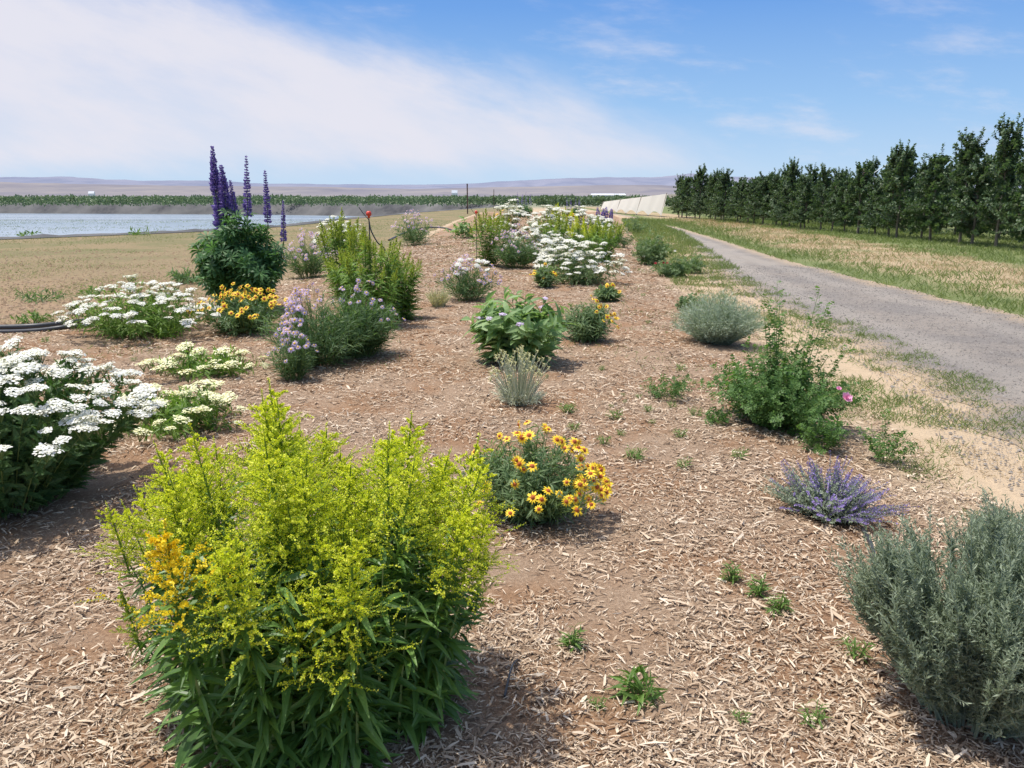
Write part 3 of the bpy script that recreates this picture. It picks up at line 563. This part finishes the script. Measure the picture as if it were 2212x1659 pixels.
# --- green goldenrods
root,r,h,t=P_('goldenrod','green unopened goldenrod beside the dark leafy aster','goldenrod',800,705,498,88); goldenrod(root,r,h,t,44,PLU_L,'lime_leaf',sc=.75,ls=.14)
root,r,h,t=P_('goldenrod','green goldenrod leaning right at the edge of the left plant group','goldenrod',865,690,530,40); goldenrod(root,r,h,t,22,PLU_L,'lime_leaf',sc=.65,ls=.14)
root,r,h,t=P_('goldenrod','slim lime green goldenrod left of the red sprinkler','goldenrod',745,640,456,48); goldenrod(root,r,h,t,26,PLU_L,'lime_leaf',sc=1.1,ls=.14)
root,r,h,t=P_('goldenrod','upright yellow green goldenrod at the left of the distant cluster','goldenrod',1056,575,446,36); goldenrod(root,r,h,t,22,PLU_L,'lime_leaf',sc=1.1,ls=.15)
root,r,h,t=P_('goldenrod','yellow green goldenrod at the right of the distant cluster','goldenrod',1300,565,466,42); goldenrod(root,r,h,t,22,PLU_L,'lime_leaf',sc=1.2,ls=.15)
root,r,h,t=P_('goldenrod','yellow green goldenrod behind the white yarrow in mid bed','goldenrod',1200,550,454,36); goldenrod(root,r,h,t,18,PLU_L,'lime_leaf',sc=1.2,ls=.15)
root,r,h,t=P_('goldenrod','far yellow goldenrod between the white yarrows of the distant cluster','goldenrod',1205,515,440,32); goldenrod(root,r,h,t,14,PLU_Y,'lime_leaf',sc=1.4,ls=.17)
root,r,h,t=P_('goldenrod','yellow flowered goldenrod above the wide white yarrow mound','goldenrod',1262,560,466,34); goldenrod(root,r,h,t,16,PLU_Y,'lime_leaf',sc=1.1,ls=.15)
# --- yarrows, farther
for (px,py,pt,hw,lab,nn) in [(1250,612,508,98,'wide white yarrow mound in mid bed, nearest of the right hand yarrows',100),
    (735,540,460,62,'white yarrow half hidden behind the slim lime goldenrod',66),
    (1155,565,466,64,'white yarrow with loose heads in the distant cluster, front left',80),
    (1105,515,430,54,'white yarrow at the top left of the distant cluster',84),
    (1185,520,434,56,'white yarrow below the small far lupines',84),
    (1250,535,442,54,'white yarrow at the top right of the distant cluster',80),
    (1205,580,500,54,'white yarrow just behind the wide mound in mid bed',60),
    (1300,530,462,40,'dull white yarrow behind the right hand goldenrod',44),
    (1290,505,458,38,'small dull white yarrow at the far end of the cluster',40)]:
    root,r,h,t=P_('yarrow',lab,'yarrow',px,py,pt,hw); yarrow(root,r,h,t,nn,hs=1+t/20,leaf='grey_leaf' if px>1100 else 'yar_leaf',k=.66,lo=.58)
for (px,py,pt,hw,lab,nn) in [(1175,620,570,30,'small blanket flower left of the wide white yarrow',8),(1312,650,612,28,'small blanket flower right of the wide white yarrow',9),(1225,505,454,48,'yellow blanket flower among the far yarrows',26),(1085,490,453,24,'tiny far blanket flower at the left of the cluster',14)]:
    root,r,h,t=P_('blanket_flower',lab,'blanket flower',px,py,pt,hw); daisyplant(root,r,h,t,nn,30,BLK,'grey_leaf',L_MID,.10,'flower_centre',.9+t/22)
for i,(px,py,pt,lab) in enumerate([(1132,470,414,'small far purple lupine above the white yarrows'),(1238,470,424,'far lupine with short dark spikes at the end of the bed'),(1305,500,446,'far lupine spikes beside the shade cloth')]):
    root,r,h,t=P_('lupine',lab,'lupine',px,py,pt+22,18); loc=root.location
    lupine(root,r,h,t,[((k-1.5)*r*.5,h*.8,(ztop(pt+4*(k%2),loc.y)-loc.z),.11) for k in range(4)],h,34)
# --- milkweed
root,r,h,t=P_('milkweed','pale green milkweed with broad pointed leaves in mid bed','milkweed',1120,785,616,126)
P=dome(52,r*.85,h*.98,.3,.3,.65); mb=MB(); leafy(mb,*P,17,L_BROAD,.22,t0=.12,ang=52,sr=.005,taper=.35); obj('foliage',mb.mesh('foliage',[M['milk_leaf'],M['stem']]),root)
pk=umbel_mesh('milkweed_head',M['lav'],.03,34,.006)
for i in range(9): obj('flower_head',pk,root,P[2][i*4]+[0,0,.01],quat_up((0,-.3,1),i),1.1)
# --- pale buckwheat
root,r,h,t=P_('buckwheat','pale grey green tuft of thin upright stems in front of the milkweed','buckwheat',1122,870,740,72)
P=dome(80,r,h,.22,.35,.5,bend=.65); mb=MB(); leafy(mb,*P,10,L_DT,.045,ang=25,sr=.0048,t0=.5); obj('stems',mb.mesh('stems',[M['pale'],M['pale']]),root)
mb=MB(); leafy(mb,*dome(80,r*.8,h*.4,.5,.5,.5),14,L_NARROW,.07,ang=40,sr=.002); obj('foliage',mb.mesh('foliage',[M['pale'],M['pale']]),root)
hm=MB(); hm.inst(L_D,frames(rng.normal(0,1,(26,3)),np.full(26,.013)),rng.normal(0,.008,(26,3))); hm=hm.mesh('seed_head',[M['straw']])
for i in range(80): obj('seed_head',hm,root,P[2][i])
root,r,h,t=P_('buckwheat','small straw yellow tuft left of the small white and lavender aster','buckwheat',948,662,616,32)
mb=MB(); leafy(mb,*dome(90,r,h,.3,.4,.6),14,L_DT,.07,ang=35,sr=.005); obj('stems',mb.mesh('stems',[M['straw'],M['straw']]),root)
# --- silver bush
root,r,h,t=P_('silver_bush','rounded silvery grey bush of fine stems beside the road','bush',1550,742,622,102)
mb=MB(); leafy(mb,*dome(700,r*.96,h,.5,.25,.6,rp=.5,irr=.04),22,L_NARROW,.065,t0=.2,ang=38,sr=.0018,taper=.2); obj('foliage',mb.mesh('foliage',[M['silver'],M['silver']]),root)
# --- rose bush
root,r,h,t=P_('rose_bush','green rose bush with tall loose shoots and one pink flower','rose bush',1680,920,712,158)
P=list(dome(115,r*1.0,h*.98,.5,.15,.45,irr=.16))
def tipz(dx,dy,z): return np.array([[dx*.2,dy*.2,0]]),np.array([[dx*.7,dy*.7,z*.6]]),np.array([[dx,dy,z]])
for a_ in [(-.06,.05,h*1.45),(-.10,.1,h*1.3),(-.02,.1,h*1.36),(-.14,.05,h*1.2),(-.08,.0,h*1.15),(.25,.1,h*1.38),(.30,.05,h*1.25),(.22,.0,h*1.15),(.35,.1,h*1.1),(-.05,-.02,h*1.1),(-.5,-.1,.35),(-.55,.05,.3),(.5,-.2,.25),(.6,-.1,.3),(.5,.1,.55)]:
    q=tipz(*a_); P=[np.r_[P[k],q[k]] for k in range(3)]
mb=MB(); leafy(mb,*P,36,L_PINN,.08,t0=.15,ang=55,sr=.003,taper=.25,Nup=.6); obj('foliage',mb.mesh('foliage',[M['rose_leaf'],M['stem']]),root)
def rosette(name,mp,rr=.035):
    mb=MB()
    for k,(n_,s_,el) in enumerate(((6,1,.25),(5,.75,.8),(4,.5,1.6))):
        a=np.arange(n_)/n_*6.283+k*.5; D=np.stack([np.cos(a),np.sin(a),0*a+el],1); mb.inst(leafT(.45,3,-.2,.2,.6),frames(D,rr*s_*np.ones(n_),np.tile([0,0,1.],(n_,1))),np.zeros((n_,3)))
    return mb.mesh(name,[mp])
X_=(1775-1680)/F0*t
obj('flower',rosette('rose_flower',M['pink'],.042),root,(X_-.03,-.44,.31),quat_up((.2,-.7,.7),0))
obj('flower_bud',rosette('rose_bud',M['pink'],.02),root,(X_-.08,-.43,.37),quat_up((.0,-.5,.7),0))
for (px,py,pt,hw,lab,nn,cat,nm) in [(1445,862,790,54,'thin open rose sapling left of the rose bush',16,'rose bush','rose_bush'),(1910,1000,880,60,'low scraggly rose shoot at the right foot of the rose bush',14,'rose bush','rose_bush'),(1780,975,895,64,'small leafy rose shoot in front of the rose bush',18,'rose bush','rose_bush'),(1550,915,880,35,'tiny green shoot at the left foot of the rose bush',8,'shrub','shrub')]:
    root,r,h,t=P_(nm,lab,cat,px,py,pt,hw); mb=MB(); leafy(mb,*dome(nn,r,h,.5,.15,.5),20,L_PINN,.055,t0=.2,ang=55,sr=.002,taper=.25); obj('foliage',mb.mesh('foliage',[M['rose_leaf'],M['stem']]),root)
# --- catmint
root,r,h,t=P_('catmint','low catmint mound with fine violet flower spikes near the black hose','catmint',1785,1112,985,132)
P=list(dome(320,r*1.0,h,.45,.3,.4,irr=.18)); P[2][:,:2]+=rng.normal(0,.035,(320,2)); mb=MB(); leafy(mb,*P,26,L_D,.020,t0=.1,t1=.85,ang=60,sr=.0018,taper=.2); obj('foliage',mb.mesh('foliage',[M['sage'],M['sage']]),root)
k=rng.random(320)<np.clip(.7+P[2][:,0]/r*.5,.12,1)
mb=MB(); leafy(mb,P[0][k],P[1][k],P[2][k],46,dia(.45),.009,t0=.45,t1=1.03,ang=65,taper=.1,stem=False); o=obj('flower_spikes',mb.mesh('flower_spikes',[M['purple']]),root); o['kind']='stuff'
# --- sagebrush
def sagebrush(px,py,pt,hw,lab,n,k=.35):
    root,r,h,t=P_('sagebrush',lab,'sagebrush',px,py,pt,hw)
    P=dome(n,r,h,k,.35,.5,rp=.45,irr=.12); mb=MB()
    leafy(mb,*P,6,L_DT,.06,t0=.3,ang=35,sr=.003,ml=1)
    m_=24; tt=.1+.9*rng.random((n,m_)); pos=bez(P[0][:,None],P[1][:,None],P[2][:,None],tt).reshape(-1,3)
    dr=nrm(nrm(pos*[1,1,.2]+1e-6)*.55+np.array([0,0,1.0])+rng.normal(0,.35,pos.shape)); ln=rng.uniform(.05,.15,(len(pos),1))
    leafy(mb,pos,pos+dr*ln*.5,pos+dr*ln+[0,0,.01],17,dia(.13,-.15),.025,t0=0,ang=38,sr=.0012,taper=.2,m=3)
    obj('foliage',mb.mesh('foliage',[M['sage'],M['silver']]),root)
sagebrush(2090,1545,1155,240,'large grey green sagebrush in the bottom right corner',210)
sagebrush(2225,1340,1085,150,'second grey sagebrush behind the corner one, cut by the right edge',80)
# --- shrubs by the road
def shrub(px,py,pt,hw,lab,leaf='weed',n=40,nl=24,T=None,ls=.08,name='shrub',cat='shrub',group=None,flowers=None):
    root,r,h,t=P_(name,lab,cat,px,py,pt,hw,group); lod=max(1,t/6); mb=MB(); leafy(mb,*dome(n,r,h,.5,.2,.5,irr=.18),int(nl/lod**.5)+2,T or L_PINN,ls*lod**.45,t0=.15,ang=58,sr=.003,taper=.25); obj('foliage',mb.mesh('foliage',[M[leaf],M['stem']]),root)
    if flowers:
        for i in range(flowers[1]): obj('flower',flowers[0],root,(rng.uniform(-.9,.9)*r,-.5*r,h*rng.uniform(.2,.7)),quat_up((0,-.7,.6),i),flowers[2])
    return root
RF=rosette('red_flower',M['redp'],.035)
shrub(1408,572,490,50,'green shrub between the bed and the road, left of the red flowers','grey_leaf',90,flowers=(rosette('white_flower',M['white'],.03),4,1.2))
shrub(1450,598,546,46,'low shrub with small red flowers at the road edge','grey_leaf',50,flowers=(RF,3,.9))
shrub(1495,590,538,30,'thin shrub right of the red flowers','grey_leaf',26)
shrub(1370,505,458,40,'far green shrub near the shade cloth','grey_leaf',36)
shrub(1335,535,481,34,'narrow green shrub beside the far goldenrod','grey_leaf',32)
shrub(1000,515,464,34,'leafy milkweed on the bed crest beside the black pipe','milk_leaf',18,14,L_BROAD,.14)
shrub(1490,672,630,28,'small upright weedy shrub behind the silver bush','grey_leaf',16)
shrub(90,650,618,75,'spreading weed on the dirt at the left edge, far one','grey_leaf',20,10,L_MID,.08,'weed','weed')
shrub(75,698,664,42,'round weed beside the black pipe at the left edge','weed',16,10,L_MID,.08,'weed','weed')
shrub(400,612,572,46,'trailing weed at the left foot of the lupine','dark_leaf',24,14,L_MID,.10,'weed','weed')
shrub(200,640,610,36,'leafy shoot behind the white yarrow mound','weed',12,9,L_MID,.08,'weed','weed')
shrub(60,512,498,26,'small yellow green weed at the pond edge','weed',10,9,L_MID,.12,'weed','weed')
shrub(300,508,494,32,'low weed on the pond edge left of the lupine','weed',10,9,L_MID,.12,'weed','weed')
WEEDS=[(1370,985,38,'feathery weed right of the front blanket flower'),(1375,1500,62,'jagged leaved weed in the mulch at bottom centre'),(1580,1250,28,'small weed left of the black hose'),(1680,1315,38,'spreading weed near the black hose, lowest of them'),(1640,1280,24,'small weed between two others left of the black hose'),(1235,1395,22,'tiny weed right of the goldenrod side shoot'),(550,1655,60,'bright lime leaf rosette at the foot of the front goldenrod'),(1225,885,34,'weed right of the pale tuft')]
for (px,py,hw,lab) in WEEDS: shrub(px,py+6,py-hw*.45,hw*.75,lab,'lime_leaf' if hw==60 else 'weed',9,6,L_MIDL,.05 if hw<60 else .09,'weed','weed')
small=[(1330,905),(1400,890),(1470,945),(1305,960),(1345,855),(1500,900),(1600,990),(1300,800),(1400,700),(1350,870),(1600,1560),(1760,1560),(1480,1010),(1390,640),(1440,720),(910,690),(1850,1420),(1290,1530),(1450,880),(1380,860),(1240,930),(100,740),(290,780),(1410,915),(1420,860),(1320,880),(1500,830),(1470,800),(1340,940)]
for i,(px,py) in enumerate(small):
    x,y,z=atg(px,py)
    if i==0: wproto=shrub(px,py,py-20,20,'small green seedling sprouting from the wood chips','weed',7,5,L_MIDL,.045,'weed','weed','small seedlings scattered over the mulch')
    else:
        r_=wproto.copy(); C.objects.link(r_); r_.location=(x,y,z); s=random.uniform(.35,1.); r_.scale=(s,s,s); r_.rotation_euler=(0,0,random.random()*6)
        for ch in list(wproto.children):
            c_=ch.copy(); C.objects.link(c_); c_.parent=r_
# ---------------------------------------------------------------- hoses, sprinklers, posts
def pipe(name,pts,rad,mat_,label,cat,part=None):
    P=np.array([pts],float); m_=len(pts); Q=[]; p=P[0]
    for i in range(m_-1):
        a=p[max(i-1,0)];b_=p[i];c_=p[i+1];d=p[min(i+2,m_-1)]
        for s in np.linspace(0,1,8,endpoint=False): Q.append(.5*((2*b_)+(-a+c_)*s+(2*a-5*b_+4*c_-d)*s*s+(-a+3*b_-3*c_+d)*s**3))
    Q.append(p[-1]); mb=MB(); tubes(mb,np.array([Q]),np.full((1,len(Q)),rad),8,0,(.05,.03,1) if not part else (.9,.4,.1))
    o=obj(name,mb.mesh(name,[mat_],True),part)
    if not part: tag(o,label,cat)
    return o
def gp(px,py,dz=0): x,y,z=atg(px,py); return (x,y,z+dz)
pipe('irrigation_hose',[gp(1862,1150,.02),gp(1880,1190,.03),gp(1893,1240,.02),gp(1888,1300,.015),gp(1895,1350,.02),gp(1915,1400,.0)],.009,M['hose'],'black irrigation hose between catmint and sagebrush','hose')
pipe('irrigation_pipe',[gp(-150,716,.05),gp(0,716,.05),gp(90,714,.06),gp(170,703,.05),gp(215,690,.0)],.035,M['hose'],'black irrigation pipe on the dirt at the left edge, upper one','pipe')
pipe('irrigation_pipe',[gp(-150,724,.05),gp(0,726,.05),gp(80,724,.05),gp(150,716,.05),gp(200,705,.0)],.028,M['hose'],'black irrigation pipe on the dirt at the left edge, lower one','pipe')
pipe('irrigation_pipe',[gp(840,520,.02),gp(880,508,.15),gp(920,504,.25),gp(960,502,.2),gp(985,502,.02)],.035,M['hose'],'black pipe arching along the bed crest behind the mulch','pipe')
pipe('irrigation_hose',[gp(1118,1430,.01),gp(1105,1460,.03),gp(1090,1510,.01)],.004,M['hose'],'short thin dark drip line stub in the mulch right of goldenrod','hose')
def sprinkler(px,Y,pytop,lab,s=1.,hose=True):
    x=(px-CX)/F0*Y/.99; zt=ztop(pytop,Y); z0=float(gh(x,Y)); root=thing('sprinkler',lab,'sprinkler',(x,Y,z0))
    hh=zt-z0; mb=MB(); tubes(mb,np.array([[[0,0,0],[0,0,hh*.5],[0,0,hh-.06*s]]]),np.full((1,3),.006*s),8); obj('riser_pipe',mb.mesh('riser_pipe',[M['hose']],True),root)
    pr=[(0,hh-.07*s),(.012,hh-.07*s),(.014,hh-.05*s),(.026,hh-.045*s),(.03,hh-.02*s),(.022,hh-.008*s),(.016,hh),(0,hh+.002)]
    sgm=12; V=[(r_*s*math.cos(a),r_*s*math.sin(a),z) for r_,z in pr for a in np.linspace(0,6.2832,sgm+1)[:-1]]
    F=[(k*sgm+i,k*sgm+(i+1)%sgm,(k+1)*sgm+(i+1)%sgm,(k+1)*sgm+i) for k in range(len(pr)-1) for i in range(sgm)]
    mb=MB(); mb.add(V,F); obj('sprinkler_head',mb.mesh('sprinkler_head',[M['red']],True),root)
    mb=MB(); tubes(mb,np.array([[[0,0,hh-.09*s],[-.06*s,0,hh-.02*s],[-.10*s,0,hh+.04*s]]]),np.full((1,3),.004*s),6); obj('spray_arm',mb.mesh('spray_arm',[M['hose']]),root)
    if hose: pipe('feed_hose',[(0,0,hh-.1*s),(.02*s,-.01,hh-.2*s),(.08*s,0,hh-.32*s),(.16*s,.02,hh-.42*s),(.2*s,.02,max(.02,hh-.8*s)),(.2*s,.02,0)],.007*s,M['hose'],'','',root)
sprinkler(806,10.4,456,'red headed sprinkler on a thin riser behind the green goldenrod',1.2)
sprinkler(1031,16,455,'small far red headed sprinkler beside the distant goldenrod',1.,False)
def post(px,py,pt,rad,lab,m_='rust'):
    x,y=at(px,py); root=thing('fence_post',lab,'post',(x,y,0)); hh=ztop(pt,y); mb=MB()
    for (a0,a1,b0,b1) in ((-rad,rad,-rad*.15,rad*.15),(-rad*.15,rad*.15,rad*.16,rad*1.5)):
        V=[(a0,b0,-.1),(a1,b0,-.1),(a1,b1,-.1),(a0,b1,-.1),(a0,b0,hh),(a1,b0,hh),(a1,b1,hh),(a0,b1,hh)]; mb.add(V,[(0,1,5,4),(1,2,6,5),(2,3,7,6),(3,0,4,7),(4,5,6,7)])
    obj('steel_bar',mb.mesh('steel_bar',[M[m_]]),root)
    mb=MB(); V=[(-rad*1.3,-rad*.5,hh+.002),(rad*1.3,-rad*.5,hh+.002),(rad*1.3,rad*1.7,hh+.002),(-rad*1.3,rad*1.7,hh+.002)]; V+=[(a,b_,hh+.05) for a,b_,_ in V]; mb.add(V,[(0,1,5,4),(1,2,6,5),(2,3,7,6),(3,0,4,7),(4,5,6,7)]); obj('cap',mb.mesh('cap',[M[m_]]),root)
post(1010,462,398,.06,'dark steel stake standing near the pond corner, taller one')
post(1067,452,410,.045,'thin dark steel stake right of the taller one')
# ---------------------------------------------------------------- orchard trees
def tree_meshes(seed,hh):
    mb=MB(); nb=100; s=np.sort(rng.random(nb)**1.05); z=.34+s*(hh-.55); a=rng.random(nb)*6.283
    wd=.95*(1-.62*s**1.2)*rng.uniform(.45,1.15,nb); P0=np.stack([0*z,0*z,z],1); d=np.stack([np.cos(a),np.sin(a),0*a],1)
    P1=P0+d*wd[:,None]*.6+[0,0,.14]; P2=P0+d*wd[:,None]+np.c_[np.zeros((nb,2)),rng.uniform(-.15,.45,nb)]
    leafy(mb,P0,P1,P2,56,dia(.36),.10,t0=.15,t1=1.08,ang=65,jit=.9,sr=.008,taper=.0,ms=1)
    P0=np.array([[0,0,hh*.6]]).repeat(7,0); a=rng.random(7)*6.28; P2=np.stack([.38*np.cos(a)*rng.random(7),.38*np.sin(a)*rng.random(7),hh*rng.uniform(.8,1.13,7)],1)
    leafy(mb,P0,(P0+P2)/2,P2,90,dia(.36),.10,t0=.1,t1=1.,ang=60,jit=.9,sr=.008,ms=1,taper=.15)
    cr=mb.mesh('crown',[M['tree_leaf'],M['bark']])
    tm=MB(); tubes(tm,np.array([[[0,0,-.05],[.03,.01,.5],[-.02,.02,1.2],[.01,0,hh*.85]]]),np.array([[.05,.04,.03,.01]]),7); return cr,tm.mesh('trunk',[M['bark']])
TM=[tree_meshes(i,2.6+.13*i) for i in range(6)]
def tree(x,y,s,lab,grp,i):
    root=thing('apple_tree',lab,'apple tree',(x,y,.04),rng.random()*6.28,grp); cr,tr=TM[i%6]; root.scale=(s*rng.uniform(.88,1.15),s*rng.uniform(.88,1.15),s); obj('crown',cr,root); obj('trunk',tr,root)
rowx=prof([at(2260,549),at(1450,469)])
y=21.6
while y<68:
    x=float(rowx(y))+rng.normal(0,.18); s=float(rng.uniform(.82,1.1)*(1.06 if y<32 else 1.))
    tree(x,y,s,'dense dark green apple tree in the front orchard row','front row of orchard trees',rng.integers(6)); y+=rng.uniform(.78,1.15)*(1+y/120)
for (off,lab,grp) in ((3.3,'dark apple tree in the second orchard row, mostly hidden','second row of orchard trees'),(6.8,'apple tree top showing in the third orchard row','third row of orchard trees')):
    y=22.+off*1.1
    while y<72:
        tree(float(rowx(y))+off,y,float(rng.uniform(.9,1.08)),lab,grp,rng.integers(6)); y+=rng.uniform(1.,1.4)*(1+y/100)
for (Y,pt,w_) in ((37.,376,'its middle'),(57,402,'its far end')):
    x=float(rowx(Y))+.45; root=thing('trellis_pole','weathered wooden trellis pole rising from orchard row at '+w_,'pole',(x,Y,0)); hh=ztop(pt,Y)
    mb=MB(); tubes(mb,np.array([[[0,0,0],[.01,0,hh*.5],[0,0,hh]]]),np.full((1,3),.04),8); obj('pole_shaft',mb.mesh('pole_shaft',[M['wood']],True),root)
    mb=MB(); tubes(mb,np.array([[[0,0,hh-.06],[0,0,hh-.04],[0,0,hh+.01]]]),np.full((1,3),.045),8); obj('pole_cap',mb.mesh('pole_cap',[M['wood']],True),root)
Y=37.4; x=float(rowx(Y))+1.1; root=thing('sprinkler_boom','white slanting pipe poking above the orchard trees','pipe',(x,Y,0)); z1=ztop(374,Y); z2=ztop(356,Y)
mb=MB(); tubes(mb,np.array([[[0,0,0],[0,0,1.5],[0,0,z1]]]),np.full((1,3),.015),6); obj('upright',mb.mesh('upright',[M['whitepaint']]),root)
mb=MB(); tubes(mb,np.array([[[-.35,0,z1-.1],[0,0,z1+.02],[.5,0,z2]]]),np.full((1,3),.022),6); obj('arm',mb.mesh('arm',[M['whitepaint']]),root)
# ---------------------------------------------------------------- shade cloth
A=np.array(at(1428,470)); B=np.array(at(1295,459)); root=thing('shade_cloth','cream shade cloth wall sloping down beside the orchard end','shade cloth',(A[0],A[1],0))
n=72; U=np.linspace(0,1,n); rows=12; dv=B-A; V=[]; npan=6
for k in range(rows):
    s=k/(rows-1)
    for u_ in U:
        p=dv*u_; Y_=A[1]+p[1]; zt=ztop(418+(436-418)*u_**.8,Y_); sc=abs(math.sin(u_*npan*math.pi)); zb=.12+.34*sc
        V.append((p[0]+.42*s+.03*math.sin(u_*57+s),p[1]-.08*sc*math.sin(s*2.6)-.05*math.sin(u_*50+s*3)*(1-s),zb+(zt-zb)*s))
V=np.array(V); F=[(k*n+i,k*n+i+1,(k+1)*n+i+1,(k+1)*n+i) for k in range(rows-1) for i in range(n-1)]
mb=MB(); mb.add(V,F); obj('cloth_panel',mb.mesh('cloth_panel',[M['cloth']],True),root)
for k in range(npan+1):
    u_=k/npan; p=dv*u_; zt=ztop(418+18*u_**.8,A[1]+p[1]); mb=MB(); tubes(mb,np.array([[[p[0]-.02,p[1]+.22,0],[p[0]+.2,p[1]+.2,zt*.5],[p[0]+.42,p[1]+.16,zt+.05]]]),np.full((1,3),.04),6); obj('post',mb.mesh('post',[M['wood']]),root)
y0=A[1]; mb=MB(); dx=lambda px:(px-1428)/F0*y0
V=[(dx(1440),0,ztop(420,y0)),(dx(1480),-.6,ztop(419,y0)),(dx(1478),-.4,ztop(422,y0)),(dx(1445),.1,ztop(428,y0))]; mb.add(V,[(0,1,2,3)]); obj('loose_flap',mb.mesh('loose_flap',[M['cloth']]),root)
def shed(px,Y,w_,h_,lab,z=0):
    x=(px-CX)/F0*Y; root=thing('farm_building',lab,'building',(x,Y,z)); d=w_*.5
    V=[(-w_/2,0,0),(w_/2,0,0),(w_/2,d,0),(-w_/2,d,0),(-w_/2,0,h_),(w_/2,0,h_),(w_/2,d,h_),(-w_/2,d,h_)]; mb=MB(); mb.add(V,[(0,1,5,4),(1,2,6,5),(2,3,7,6),(3,0,4,7)]); obj('wall',mb.mesh('wall',[M['whitepaint']]),root)
    V=[(-w_*.52,-d*.04,h_+.01),(w_*.52,-d*.04,h_+.01),(w_*.52,d*1.04,h_+.01),(-w_*.52,d*1.04,h_+.01),(-w_*.52,d/2,h_*1.5),(w_*.52,d/2,h_*1.5)]; mb=MB(); mb.add(V,[(0,1,5,4),(2,3,4,5)]); mb.add(V,[(1,2,5),(3,0,4)]); obj('roof',mb.mesh('roof',[M['whitepaint']]),root)
shed(985,900,6,6,'tiny white farm building far beyond the pond right of centre'); shed(220,1500,10,8,'tiny white farm building on the plain at far left'); shed(1310,1400,55,5,'long low white farm building before the far hills')
print('objects',len(bpy.data.objects))
